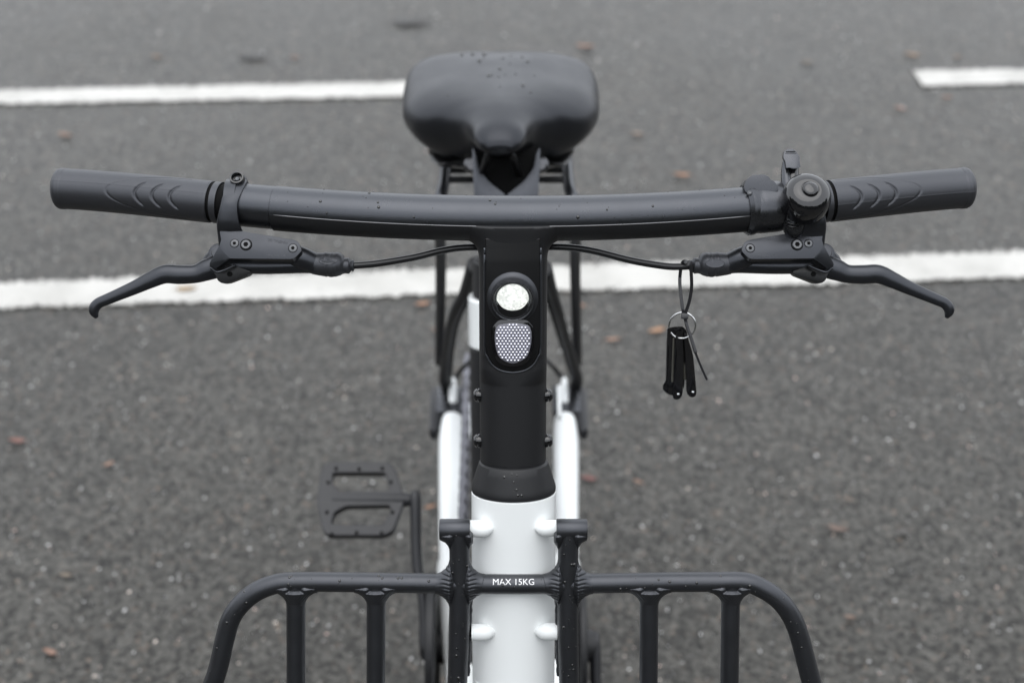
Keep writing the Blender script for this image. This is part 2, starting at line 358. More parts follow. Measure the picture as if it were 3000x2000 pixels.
LEAVES = [(1715, 143, 62, (0.42, 0.22, 0.13), 'pale orange leaf on asphalt above the right shoulder of the saddle', 5),
 (2670, 166, 56, (0.40, 0.24, 0.12), 'small tan leaf just above the end of the short white line', 3),
 (2805, 172, 28, (0.40, 0.25, 0.14), 'tiny tan leaf beyond the short white line', 4),
 (2362, 187, 40, (0.30, 0.22, 0.14), 'faint brown leaf between saddle and short white line', 2),
 (1205, 70, 130, (0.035, 0.033, 0.03), 'large dark wet leaf near the top edge above the saddle', 1.5),
 (740, 172, 95, (0.03, 0.028, 0.026), 'dark wet leaf above the line that ends behind the saddle', 1.5),
 (462, 172, 40, (0.36, 0.23, 0.13), 'small tan leaf left of the dark wet leaf', 3),
 (862, 174, 26, (0.45, 0.2, 0.1), 'tiny orange leaf right of the dark wet leaf', 3),
 (194, 402, 58, (0.36, 0.2, 0.12), 'orange brown leaf on asphalt above the left grip end', 4),
 (1996, 519, 60, (0.50, 0.24, 0.11), 'orange leaf just above the handlebar left of the bell', 4),
 (1869, 398, 44, (0.32, 0.2, 0.12), 'brown leaf between saddle and bell', 3),
 (2635, 322, 44, (0.42, 0.22, 0.15), 'pinkish brown leaf below the slanted end of the short line', 3),
 (2775, 290, 34, (0.42, 0.20, 0.11), 'small orange leaf just under the short white line', 3),
 (1236, 896, 50, (0.55, 0.24, 0.10), 'orange leaf under the long line left of the rear rack leg', 3),
 (1280, 972, 30, (0.45, 0.22, 0.12), 'small orange leaf left of the black seatstay', 3),
 (1697, 900, 44, (0.45, 0.21, 0.12), 'orange leaf just right of the rear rack leg', 4),
 (1796, 1000, 50, (0.42, 0.22, 0.12), 'tan leaf halfway between seatstay and hanging keys', 3),
 (1922, 975, 64, (0.60, 0.30, 0.13), 'bright orange leaf beside the hanging keys', 4),
 (548, 853, 66, (0.62, 0.40, 0.18), 'pale yellow leaf lying on the long white line', 4),
 (51, 1297, 62, (0.30, 0.10, 0.06), 'dark red leaf at the left edge below the long line', 4),
 (322, 1364, 34, (0.60, 0.32, 0.2), 'small salmon leaf below the left brake lever', 3),
 (1868, 1416, 36, (0.42, 0.22, 0.12), 'small tan leaf well below the hanging keys', 3),
 (1262, 1490, 40, (0.50, 0.22, 0.09), 'orange leaf between the pedal crank and white chainstay', 3),
 (1722, 1406, 56, (0.26, 0.05, 0.03), 'thin dark red leaf touching the right white chainstay', 2),
 (2455, 1556, 70, (0.20, 0.11, 0.07), 'brown leaf on asphalt below the right brake lever', 4),
 (147, 1915, 56, (0.40, 0.2, 0.12), 'orange brown leaf in the lower left corner', 4),
 (196, 1690, 40, (0.30, 0.21, 0.14), 'faint brown leaf left of the front rack', 3),
 (2640, 1565, 60, (0.07, 0.06, 0.05), 'small dark leaf right of the brown leaf', 3),
 (2490, 1813, 34, (0.34, 0.20, 0.13), 'tan leaf right of the front rack corner', 3)]
lm = {}
for i, (px, py, w, c, lab, cup) in enumerate(LEAVES):
    c = tuple(0.42*x+0.040 for x in c)
    p = gp(px, py); L = 0.88*w*dep(p)/F/2; ang = random.uniform(-0.5, 0.5)+(math.pi if i % 2 else 0)
    k = tuple(round(x, 2) for x in c)
    if k not in lm: lm[k] = mat('leaf_dry_%d' % len(lm), c, 0.6, var=0.25, vscale=150)
    bm = bmesh.new(); N = 9; rows = []
    for a in range(N+1):
        t = a/N; hw = L*0.42*math.sin(math.pi*min(t**0.8, 1))*(0.9+0.12*math.sin(9*t)) + 0.0002
        row = []
        for s in (-1, -0.5, 0, 0.5, 1):
            z = 0.0045+0.25*L*cup/5*(abs(s)**1.6*0.6+ (2*t-1)**2*0.5)+0.0006*math.sin(7*t+3*s)
            row.append(bm.verts.new((L*(2*t-1), s*hw, z)))
        rows.append(row)
    for a in range(N):
        for j in range(4): bm.faces.new((rows[a][j], rows[a+1][j], rows[a+1][j+1], rows[a][j+1]))
    r = bmesh.ops.extrude_face_region(bm, geom=list(bm.faces)); bmesh.ops.translate(bm, verts=[g for g in r['geom'] if isinstance(g, bmesh.types.BMVert)], vec=(0, 0, 0.0005))
    t = thing('fallen_leaf', lab, 'leaf', (p.x, p.y, 0), 'fallen leaves on the asphalt')
    o = add('leaf_blade', frombm('leaf_blade', bm), lm[k], t, 180); o.location = (0, 0, 0); o.rotation_euler = (0, 0, ang)
    st = tube('leaf_stem', [Vector((-L*1.0, 0, 0.0055)), Vector((-L*1.2, L*0.06, 0.005)), Vector((-L*1.45, L*0.02, 0.0045))], 0.0006, N=5, sub=2)
    o = add('leaf_stem', st, lm[k], t, 180); o.location = (0, 0, 0); o.rotation_euler = (0, 0, ang)

# ================================================================== the bicycle
BIKE = thing('electric_bicycle', 'white and black city bicycle with front rack and lit headlight', 'bicycle', (0, 0.22, 0))
SDN = Vector((0, -math.sin(R(20)), -math.cos(R(20))))        # down the steerer
SN = Vector((0, -math.cos(R(20)), math.sin(R(20))))          # out of the front of the stem
def ats(px, py, off): return atp(px, py, H+SN*off, SN)
NC = -FW                                                      # towards the camera height

# ---- handlebar
BARPX = [(150, 551), (400, 571), (632, 590), (810, 610), (1000, 624), (1250, 635), (1500, 638), (1750, 635), (2000, 626), (2190, 613), (2430, 587), (2640, 568), (2858, 549)]
BARW = [atz(x, y, 1.03) for x, y in BARPX]
bx = np.array([p.x for p in BARW]); by = np.array([p.y for p in BARW])
bc = np.polyfit(bx, by, 6)
def bar(x): return Vector((x, float(np.polyval(bc, x)), 1.03))
def barpx(px):                                                # bar centre at an image column
    x = (px-1500)*1.05/F
    for _ in range(6): p = bar(x); x = (px-1500)*dep(p)/F
    return bar(x)
def barseg(px0, px1, n): a = barpx(px0).x; b = barpx(px1).x; return [bar(a+(b-a)*i/(n-1)) for i in range(n)]
RB = 0.0163
HB = add('handlebar', tube('handlebar', barseg(808, 2192, 60), RB, N=64, sub=1), SATIN, BIKE, 50)
# lower half shell with its rim standing proud along the seam
def shell():
    pts = barseg(809, 2191, 70); rings = []
    for i, c in enumerate(pts):
        t = (pts[min(i+1, 69)]-pts[max(i-1, 0)]).normalized(); nn = (NC-t*NC.dot(t)).normalized(); bb = nn.cross(t).normalized()
        if bb.dot(UP) < 0: bb = -bb
        px = 1500+F*c.x/dep(c); f = 1-((px-1500)/700)**2
        a0 = R(-24-3*f); a1 = R(-175); ring = []
        for k in range(25):
            a = a0+(a1-a0)*k/24; ring.append(c+nn*((RB+0.0006)*math.cos(a))+bb*((RB+0.0006)*math.sin(a)))
        for k in range(24, -1, -1):
            a = a0+(a1-a0)*k/24; ring.append(c+nn*((RB-0.002)*math.cos(a))+bb*((RB-0.002)*math.sin(a)))
        rings.append(ring)
    return ringsmesh('lower_shell', rings)
add('lower_shell', shell(), SATIN2, HB, 40)
RIM_HIGHLIGHT = mat('seam_highlight', (0.25, 0.25, 0.26), 0.3, metal=0.7)  # lighter metal paints the rim highlight along the seam
sp_ = []
for c in barseg(812, 2188, 40):
    px = 1500+F*c.x/dep(c); f = 1-((px-1500)/700)**2; a = R(-23.2-3*f)
    sp_.append(c+NC*((RB+0.0005)*math.cos(a))+UP*((RB+0.0005)*math.sin(a)))
add('seam_edge_highlight', tube('seam_edge_highlight', sp_, 0.00032, N=6, sub=1), RIM_HIGHLIGHT, HB, 180)
for a, b_ in ((700, 807), (2193, 2300)):
    add('bar_sleeve', tube('bar_sleeve', barseg(a, b_, 8), 0.0160, N=64, sub=1), SATIN, HB, 50)
add('bar_core', tube('bar_core', barseg(600, 2450, 50), 0.0115, N=32, sub=1), SATIN2, HB, 50)

# ---- grips with moulded grooves
def grip(left):
    s0, s1 = (164, 622) if left else (2843, 2430)
    pts = barseg(s0, s1, 240); sg = 1 if left else -1
    r0, r1 = 0.01525, 0.0157
    def disp(i, n, ph, c):
        d = dep(c); px = 1500+F*c.x/d; s = i/(n-1); r = r0+(r1-r0)*s
        u = abs(px-s0)                                        # pixels from the outer end
        v = -math.sin(ph)*r*F/d if False else math.sin(ph)*r*F/d
        dd = 0.0
        # closed outer end and shoulder
        if u < 14: dd -= 0.0035*(1-u/14)**2
        if 14 <= u < 30: dd += 0.0003
        if left and u > 452: dd -= 0.0004*(u > 455)
        if math.cos(ph) > 0.0:
            for g0 in ((255, 305, 356) if left else (243, 293, 344)):
                bow = 26*(v/36)**2; e = u-(g0+bow)
                if abs(v) < 37: dd -= 0.0013*math.exp(-(e/4.2)**2)*min(1, (37-abs(v))/6)
            # oval outline of the pad
            q = math.sqrt(((u-400)/228)**2+(v/57)**2)
            if u < 400: dd -= 0.0005*math.exp(-((q-1)/0.018)**2)
        # parting line
        if abs(math.degrees(math.atan2(math.sin(ph), math.cos(ph)))+(18 if True else 0)) < 1.6: dd += 0.0002
        return (r-r0)+dd
    me = tube('grip', pts, r0, N=180, ref=NC, sub=1, disp=disp)
    g = add('grip', me, RUBBER, BIKE, 60)
    a, b_ = (622, 632) if left else (2430, 2420)
    add('grip_gap', tube('grip_gap', barseg(a, b_, 4), 0.0145, N=48, sub=1), HOLE, g)
    a, b_ = (632, 650) if left else (2420, 2404)
    add('grip_ring', tube('grip_ring', barseg(a, b_, 4), 0.0155, N=48, sub=1), RUBBER, g)
    a, b_ = (650, 672) if left else (2404, 2380)
    add('grip_gap', tube('grip_gap', barseg(a, b_, 4), 0.0142, N=48, sub=1), HOLE, g)
    return g
grip(True); grip(False)

# ---- stem, one blended casting with the bar
STOP = float(H.z)
def ltos(py):                                                 # distance down the steerer whose axis point shows at row py
    p = atp(1500, py, H, SN); return (p-H).dot(SDN)
L_END = ltos(1352); L_PAN = ltos(1085)
Hn = np.array(H); dn = np.array(SDN); sn = np.array(SN)
xb = np.linspace(-0.08, 0.08, 9); barpts = [np.array(bar(x)) for x in xb]
def stem_sdf(p):
    q = p-Hn; l = q@dn; nx = q[..., 0]-0.0008; ny = q@sn
    hw = 0.0252
    # rounded profile slightly flattened at the front
    tp = 0.0022*np.clip(1-l/0.030, 0, 1)
    yy = (ny+0.004+tp)/0.0230; pw = np.where(yy > 0, 2.35+2.0*np.clip((L_PAN-l)/0.012+0.6, 0, 1), 2.35)
    e = (np.abs(nx/hw)**pw+np.abs(yy)**pw)**(1/pw)
    s = np.maximum((e-1)*0.024, np.maximum(-l, l-L_END+0.0002))
    s = np.maximum(s, ((e-1)*0.024+(l-L_END+0.0008))*0.7)
    bseg = np.min([dseg(p, barpts[i], barpts[i+1], RB-0.0006) for i in range(8)], axis=0)
    bseg = np.maximum(bseg, np.abs(q[..., 0])-0.070)
    d = smin(s, bseg, 0.014)
    return np.maximum(d, q@np.array(NC*math.cos(R(65))+UP*math.sin(R(65))))
st_me = sdfmesh('stem', stem_sdf, H, (Vector((1, 0, 0)), SDN, SN), (-0.073, -0.022, -0.034), (0.073, L_END+0.003, 0.030), 0.0011)
STEM = add('stem', st_me, SATIN2, BIKE, 60)
# recessed-edge face panel
half = [(1421, 698), (1421, 730), (1421, 1010), (1427, 1040), (1442, 1066), (1466, 1083), (1502, 1090)]
pan = half+[(3004-x, y) for x, y in half[::-1][1:]]
PO = 0.0198
pm = extr('face_panel', [ats(x, y, PO) for x, y in pan], -SN, 0.012, 0.0010, 3)
bm = bmesh.new(); bm.from_mesh(pm); l0_ = 0.0; l1_ = 0.030
for k in range(10): bmesh.ops.bisect_plane(bm, geom=bm.verts[:]+bm.edges[:]+bm.faces[:], plane_co=H+SDN*(l0_+(l1_-l0_)*k/9), plane_no=SDN)
for v in bm.verts:
    t = min(max((l1_-(v.co-H).dot(SDN))/(l1_-l0_), 0), 1.0); v.co -= SN*(0.0022*t)
bm.to_mesh(pm); bm.free()
add('face_panel', pm, PANEL, STEM, 35)
rimpts = [ats(x+(-1.5 if x < 1502 else 1.5 if x > 1502 else 0), y+1, PO-0.0012-0.0022*min(max(1-ltos(y)/0.030, 0), 1)) for x, y in [(1421, 725), (1421, 745), (1421, 770)]+pan[2:-2]+[(1583, 770), (1583, 745), (1583, 725)]]
add('panel_edge', tube('panel_edge', rimpts, 0.0009, N=8, sub=3), SATIN, STEM, 180)
# flange where the stem flares into the bar, reads as a ridge on both sides
# side bolts
for sx, bxp in ((-1, 1405), (1, 1601)):
    for yy in (1157, 1290):
        o = atp(bxp, yy, H+SN*0.000, SN)
        prof = [(0.0001, 0.0052), (0.0026, 0.0051), (0.0042, 0.0040), (0.0050, 0.0026), (0.0050, 0.0022), (0.0040, 0.0021), (0.0040, 0.0017), (0.0052, 0.0016), (0.0052, 0.0), (0.0045, -0.003)]
        b_ = add('side_bolt', lathe('side_bolt', o-Vector((sx*0.0004, 0, 0)), (sx, 0, 0), prof, 28), GLOSS, STEM, 30)
# collar
def d2r(w, p): return w*dep(p)/F
cpy = [(1341, 98), (1352, 101.5), (1375, 109), (1400, 117), (1412, 121), (1420, 123.3), (1427, 124), (1434, 123)]
prof = []
for y, hwid in cpy:
    p = atp(1504, y, H, SN); prof.append((hwid*dep(p)/F, (p-H).dot(SDN)))
cx = 0.0012
COLO = H+Vector((cx, 0, 0))
def lathe_d(name, prof, flat=1.0, N=64):
    return ringsmesh(name, [[COLO+SDN*h+Vector((r*math.cos(2*math.pi*k/N), 0, 0))+SN*(r*flat*math.sin(2*math.pi*k/N)) for k in range(N)] for r, h in prof])
add('headset_collar', lathe_d('headset_collar', [(prof[0][0]*0.93, prof[1][1]-0.0012), (prof[0][0]*0.995, prof[1][1]-0.0006), (prof[1][0], prof[1][1]+0.0003)]+prof[2:], 0.86), SATIN2, STEM, 30)
# ---- head tube
h0 = prof[-1][1]+0.0004; r_ = 123.5*dep(H+SDN*h0)/F
HT = add('head_tube', lathe_d('head_tube', [(r_-0.0012, h0), (r_, h0+0.0008), (r_+0.0001, h0+0.03), (0.0325, h0+0.10), (0.0325, h0+0.17), (0.033, h0+0.185)], 0.86), WHITE, BIKE, 40)
HTR = 0.0325*0.86
BOSS = [((1377, 1548), (1446, 1549), 25), ((1632, 1546), (1566, 1547), 24), ((1382, 1851), (1452, 1851), 24.5), ((1632, 1849), (1566, 1849), 24.5)]
for (x0, y0), (x1, y1), rp in BOSS:
    a = ats(x0, y0, 0.024); b_ = ats(x1, y1, 0.024); r = rp*dep(a)/F; dv = (b_-a)
    pts = [a, a+dv*0.45, a+dv*0.62, a+dv*0.78, a+dv*0.92, b_]
    me = tube('rack_boss', pts, [r, r, r*0.95, r*0.75, r*0.42, r*0.05], N=32, ref=SN, sub=4)
    bo = add('rack_boss', me, WHITEM, HT, 60)
    add('boss_stud', tube('boss_stud', [a-dv.normalized()*0.010, a+dv.normalized()*0.002], r*0.55, N=16, sub=1), HOLE, HT)

# ---- headlight
LAX = Vector((0, -math.cos(R(6)), math.sin(R(6))))
LC = ats(1502, 878, PO+0.0028)
def lz(w): return w*dep(LC)/F
HL = add('headlight', lathe('headlight', LC-LAX*0.0, LAX, [(lz(60), -0.012), (lz(62), 0.0), (lz(61), 0.0012), (lz(58), 0.0012), (lz(56), -0.0005), (lz(48), -0.0022), (lz(46.5), -0.0032)], 64), PLAST, BIKE, 30)
add('lamp_lens', lathe('lamp_lens', LC, LAX, [(lz(46.3), -0.0042), (lz(46.3), -0.0024), (lz(40), -0.0010), (lz(28), 0.0002), (lz(12), 0.0009), (0.00005, 0.001)], 48), LAMP, HL, 20)
add('lens_ring', lathe('lens_ring', LC, LAX, [(lz(46.2), -0.0030), (lz(47.5), -0.0016), (lz(49), -0.0018), (lz(49), -0.003)], 48), mat('lens_ring_clear', (0.35, 0.38, 0.36), 0.15, spec=0.8), HL, 30)
# hood swelling over the lamp, blended into the panel
def hood_sdf(p):
    q = p-np.array(LC); la = np.array(LAX); h = q@la; rad = np.linalg.norm(q-h[..., None]*la, axis=-1)
    cyl = np.maximum(rad-lz(62.5), np.maximum(h-0.0022, -h-0.02)); inner = np.maximum(rad-lz(60), -(h+0.020))
    pl = (p-Hn)@sn-(PO-0.0006); pl = np.maximum(pl, np.abs(q[..., 0])-0.0188)
    pl = np.maximum(pl, -pl-0.008)
    d = smin(cyl, pl, 0.0065); d = np.maximum(d, -inner)
    return d
hm = sdfmesh('lamp_hood', hood_sdf, LC, (Vector((1, 0, 0)), SDN, SN), (-0.022, -0.030, -0.010), (0.022, 0.0185, 0.016), 0.00055)
add('lamp_hood', hm, RACKM, HL, 60)
# ---- reflector below it
RO = PO+0.0022
frame_o = rounded([(1460, 937), (1545, 937), (1566, 962), (1562, 1020), (1550, 1062), (1502, 1078), (1454, 1062), (1442, 1020), (1439, 962)], [10, 10, 12, 30, 30, 30, 30, 30, 12])
RF = add('front_reflector', extr('front_reflector', [ats(x, y, RO) for x, y in frame_o], -SN, 0.004, 0.0008), GLOSS, BIKE, 40)
lensp = rounded([(1456, 953), (1502, 945), (1551, 953), (1558, 975), (1556, 1010), (1545, 1048), (1502, 1069), (1460, 1048), (1450, 1010), (1449, 975)], [14, 30, 14, 12, 20, 24, 30, 24, 20, 12])
add('reflector_lens', extr('reflector_lens', [ats(x, y, RO+0.0008) for x, y in lensp], -SN, 0.002, 0.0006), mat('reflector_backing', (0.16, 0.16, 0.185), 0.2, spec=0.6), RF, 40)
def inpoly(x, y, P):
    c = False
    for i in range(len(P)):
        x0, y0 = P[i-1]; x1, y1 = P[i]
        if (y0 > y) != (y1 > y) and x < (x1-x0)*(y-y0)/(y1-y0)+x0: c = not c
    return c
vs = []; fs = []; rr = random.Random(2)
for row in range(16):
    for coln in range(-6, 7):
        x = 1503+coln*10.4+(5.2 if row % 2 else 0); y = 952+row*8.0
        if not inpoly(x, y, [(1503+(a-1503)*0.94, 1006+(b_-1006)*0.94) for a, b_ in lensp]): continue
        c = ats(x, y, RO+0.0007); b0 = len(vs); r1 = 4.3*dep(c)/F
        for f_, h_ in ((1, 0), (.82, .38), (.45, .68)):
            for k in range(8):
                a = k*math.pi/4; vs.append(c+SN*(h_*r1)+Vector((1, 0, 0))*(f_*r1*math.cos(a))+SDN*(f_*r1*math.sin(a)))
        vs.append(c+SN*(.76*r1))
        for q in range(2):
            for k in range(8): fs.append((b0+q*8+k, b0+q*8+(k+1) % 8, b0+q*8+8+(k+1) % 8, b0+q*8+8+k))
        for k in range(8): fs.append((b0+16+k, b0+16+(k+1) % 8, b0+24))
add('reflector_prisms', mkmesh('reflector_prisms', vs, fs), PRISM, RF, 180, kind='stuff')

# ---- brake levers (left drawn, right mirrored)
def brake(left):
    X = (lambda x: x) if left else m
    PD = 1.040 if left else 1.044                              # depth of the cover face
    lab = None
    def P(x, y, d): return at(X(x), y, d)
    fn = NC
    cover = [(643, 677), (661, 663), (681, 668), (702, 676), (864, 703), (876, 710), (884, 735), (860, 759), (671, 757), (642, 722), (648, 703)]
    cv_ = rounded(cover, [6, 6, 2, 2, 12, 8, 8, 12, 0, 0, 4], 4)
    fc_ = rounded([(641, 721), (673, 757), (662, 765), (628, 790), (614, 782), (613, 771)], [0, 0, 4, 6, 6, 4], 3)
    if not left: cv_ = cv_[::-1]
    # face plane tipped a little so the cover catches the sky
    fnn = (NC*math.cos(R(14))+UP*math.sin(R(14))).normalized(); p0 = P(760, 715, PD)
    pts = [atp(X(x), y, p0, fnn) for x, y in cv_]
    fa, fb = atp(X(642), 722, p0, fnn), atp(X(671), 757, p0, fnn); hin_ = (fb-fa).normalized()
    fo = atp(X(628), 770, p0, fnn)-fa; fo = (fo-hin_*fo.dot(hin_)).normalized()
    fn2 = (fnn*math.cos(R(30))+fo*math.sin(R(30))).normalized()
    fc3 = [atp(X(x), y, fa+fnn*0.0, fn2) for x, y in (fc_ if left else fc_[::-1])]
    body = add('brake_lever', extr('brake_lever', pts, -fnn, 0.016, 0.0016, 2), LEVER, BIKE, 28)
    add('cover_facet', extr('cover_facet', fc3, -fn2, 0.012, 0.0012, 2), LEVER, body, 28)
    # master cylinder below
    cy = [P(672, 777, PD+0.016), P(780, 779, PD+0.016), P(890, 775, PD+0.016), P(922, 773, PD+0.016)]
    add('master_cylinder', tube('master_cylinder', cy, [0.0060, 0.0061, 0.0064, 0.0078], N=40, sub=6, round_ends=0.002), LEVER, body, 40)
    add('cylinder_neck', tube('cylinder_neck', [P(850, 742, PD+0.012), P(885, 757, PD+0.014), P(922, 772, PD+0.0165)], [0.0075, 0.0086, 0.0080], N=32, sub=5), LEVER, body, 40)
    # lower block with pivot housing
    low = rounded([(612, 778), (628, 795), (665, 772), (735, 795), (725, 806), (668, 828), (650, 830), (638, 822), (632, 806)], 5, 3)
    if not left: low = low[::-1]
    add('pivot_housing', extr('pivot_housing', [P(x, y, PD+0.010) for x, y in low], FW, 0.014, 0.0012, 2), PANEL, body, 30)
    add('housing_lip', tube('housing_lip', [P(618, 786, PD+0.0015), P(634, 797, PD+0.003), P(655, 792, PD+0.004), P(688, 777, PD+0.006)], 0.0009, N=8, sub=4, round_ends=0.0009), LEVER, body, 180)
    add('adjuster_hole', lathe('adjuster_hole', P(673, 803, PD+0.0098), NC, [(0.0019, -0.001), (0.0019, 0.0006), (0.0001, 0.0006)], 16), HOLE, body, 30)
    # blade
    bl = [(655, 792, 20), (640, 780, 33), (606, 790, 32), (572, 802, 27), (525, 804, 28), (482, 803, 27.5), (440, 820, 24), (398, 840, 20.5), (352, 860, 18), (312, 877, 16.5), (288, 888, 16), (276, 902, 16), (276, 915, 14), (282, 928, 7)]
    dd = PD+0.018
    me = tube('lever_blade', [P(x, y, dd-0.004*math.sin(i/13*3.1)) for i, (x, y, w) in enumerate(bl)], [w*dd/F for x, y, w in bl], N=28, sub=6, sq=1.0, round_ends=0.001)
    # flatten towards the back
    c0 = Vector(P(450, 820, dd))
    for v in me.vertices:
        dpt = (v.co-CAM).dot(FW)-dd
        v.co = v.co-FW*(dpt*0.22)
    add('lever_blade', me, LEVER, body, 60)
    add('pivot_cap', lathe('pivot_cap', P(640, 741, dd-0.002), fnn, [(0.0001, 0.0022), (0.0046, 0.0020), (0.0051, 0.0012), (0.0051, 0.0008), (0.0058, 0.0008), (0.0074, 0.0002), (0.0080, -0.003), (0.0080, -0.008)], 36), LEVER, body, 25)
    add('pivot_web', tube('pivot_web', [P(640, 746, dd+0.004), P(625, 768, dd+0.004), P(606, 790, dd+0.003)], [0.0072, 0.0082, 0.0070], N=20, sub=4), LEVER, body, 180)
    # screws
    for (x, y, rp, pr) in ((687, 713, 11.5, 0.0004), (721, 717, 15.5, 0.0013), (858, 727, 12, 0.0004)):
        c = atp(X(x), y, p0, fnn); r = rp*dep(c)/F
        s = add('screw_recess', lathe('screw_recess', c+fnn*0.00005, fnn, [(r*1.16, -0.001), (r*1.16, 0.00010), (0.0001, 0.00010)], 32), HOLE, body, 30)
        add('screw', lathe('screw', c+fnn*0.0001, fnn, [(r, -0.0005), (r, pr*0.5), (r*0.82, pr), (r*0.45, pr), (r*0.42, pr*0.4), (0.0001, pr*0.4)], 32), SCREW, body, 30)
        star = []
        for k in range(24):
            a = k/24*2*math.pi; q = r*(0.40+0.10*math.cos(6*a)); star.append(c+fnn*(pr+0.0003)+RT*(q*math.cos(a))+(RT.cross(fnn))*(q*math.sin(a)))
        add('screw_socket', extr('screw_socket', star, -fnn, 0.0002), HOLE, body, None)
    # clamp arm over the bar and down into the cover
    secs = [(508, 682, 706, 0.012), (520, 674, 714, 0.0005), (531, 668, 724, -0.0075), (560, 655, 711, -0.0158), (597, 646, 697, -0.0195), (640, 636, 699, -0.0185), (665, 635, 706, -0.0165), (685, 637, 713, -0.013), (722, 641, 708, -0.010)]
    bd = dep(barpx(X(690)))
    arr = catmull([(y, a, b_, d) for y, a, b_, d in secs], 6); rings = []
    for y, a, b_, d in arr:
        th = 0.0055; w = (b_-a); e = min(6, w*0.2)
        ring = [P(a, y, bd+d+0.0018), P(a+e*0.4, y, bd+d+0.0004), P(a+e, y, bd+d), P((a+b_)/2, y, bd+d-0.0004), P(b_-e, y, bd+d), P(b_-e*0.4, y, bd+d+0.0004), P(b_, y, bd+d+0.0018), P(b_, y, bd+d+th), P(a, y, bd+d+th)]
        rings.append(ring)
    add('clamp_arm', ringsmesh('clamp_arm', rings), LEVER, body, 50)
    c0 = barpx(X(684))
    add('clamp_band', tube('clamp_band', [c0-Vector((0.0048, 0, 0)), c0-Vector((0.0040, 0, 0)), c0+Vector((0.0040, 0, 0)), c0+Vector((0.0048, 0, 0))], [0.0172, 0.0186, 0.0186, 0.0172], N=48, sub=1), LEVER, body, 40)
    # clamp bolt
    if left:
        ax = (NC*0.88+UP*0.45+RT*-0.05).normalized(); bc_ = P(693, 519, bd-0.0105)
        add('clamp_bolt', lathe('clamp_bolt', bc_, ax, [(0.0048, -0.010), (0.0054, -0.008), (0.0054, -0.0014), (0.0051, 0), (0.0040, 0.0001), (0.0036, -0.0005), (0.0034, -0.0032), (0.0001, -0.0034)], 30), GLOSS, body, 30)
        add('bolt_socket', lathe('bolt_socket', bc_-ax*0.0026, ax, [(0.0021, 0), (0.0016, 0.0006), (0.0001, 0.0004)], 6), SCREW, body, None)
        add('bolt_seat', lathe('bolt_seat', P(694, 529, bd-0.0045), ax, [(0.0074, -0.006), (0.0072, -0.001), (0.0062, 0.0004), (0.0050, 0.0004)], 30), LEVER, body, 40)
    # boot
    bp_ = [(917, 772, 31), (930, 773, 33), (948, 774, 35), (956, 774, 36.5), (963, 774, 35), (972, 775, 37), (980, 775, 35.5), (988, 775, 36), (1000, 777, 31), (1008, 778, 24), (1014, 778, 23), (1022, 778, 23.5), (1027, 778, 18), (1030, 778, 15.5), (1033, 778, 17.5), (1036, 778, 16), (1038, 778, 11)]
    db = PD+0.0165
    bt = add('hose_boot', tube('hose_boot', [P(x, y, db) for x, y, r in bp_], [r*db/F for x, y, r in bp_], N=40, sub=4), RUBBER, body, 50)
    oc = P(961, 762 if left else 772, db-36*db/F-0.0002); ring = []
    for k in range(32):
        a = 2*math.pi*k/32; u, v = 28*math.cos(a), 13*math.sin(a)
        ring.append(at(X(961)+u, (762 if left else 772)+v, db-math.sqrt(max(36.5**2-(v-(12 if left else 2))**2, 1))*db/F-0.0003*math.cos(0)))
    add('boot_badge', extr('boot_badge', ring if left else ring[::-1], FW, 0.0012, 0.0003, 1), RUBBER, body, 40)
    return body, p0, fnn, PD
def text(name, s, size, place, mt, parent, flip=False, ext=0.00012):
    cu = bpy.data.curves.new(name, 'FONT'); cu.body = s; cu.size = 1; cu.align_x = 'CENTER'; cu.align_y = 'CENTER'; cu.extrude = 0.02; cu.resolution_u = 3
    o = bpy.data.objects.new('tmp', cu); COL.objects.link(o); bpy.context.view_layer.update()
    dg = bpy.context.evaluated_depsgraph_get(); me = bpy.data.meshes.new_from_object(o.evaluated_get(dg)); bpy.data.objects.remove(o)
    for v in me.vertices:
        x, y = v.co.x*size, v.co.y*size
        if flip: x, y = -x, -y
        v.co = place(x, y, ext if v.co.z > 0 else -ext)
    return add(name, me, mt, parent, None)
for lf in (True, False):
    body, p0, fnn, PD = brake(lf)
    X = (lambda x: x) if lf else m
    ex = RT; ey = fnn.cross(ex); ey = ey if ey.dot(UP) > 0 else -ey
    cA = atp(X(809), 749, p0, fnn); cB = atp(X(813), 706, p0, fnn)
    text('moulded_lettering', 'MINERAL OIL', 0.0030, lambda x, y, z: cA+ex*x*(0.86)+ey*y+fnn*(0.0001+z), LEVER, body)
    s = -1 if lf else 1; ang = R(9)*s; e1 = ex*math.cos(ang)+ey*math.sin(ang); e2 = ey*math.cos(ang)-ex*math.sin(ang)
    if lf: text('moulded_lettering', 'MINERAL OIL', 0.0030, lambda x, y, z: cB+e1*x*0.86+e2*y+fnn*(0.0001+z), LEVER, body, True)
    else: 
        cB = atp(2258, 697, p0, fnn); text('moulded_lettering', 'MING', 0.0030, lambda x, y, z: cB+e1*x*0.86+e2*y+fnn*(0.0001+z), LEVER, body, True)
    if lf:
        db = PD+0.0165; cc = at(961, 762, db-36.5*db/F-0.0004)
        text('boot_lettering', 'MINERAL', 0.0026, lambda x, y, z: cc-UP*0.0006+RT*x+UP*y+NC*(z+0.0002), RUBBER, body, True)
        text('boot_lettering', 'OIL', 0.0024, lambda x, y, z: cc+UP*0.0016+RT*x+UP*y+NC*(z+0.0002), RUBBER, body, True)
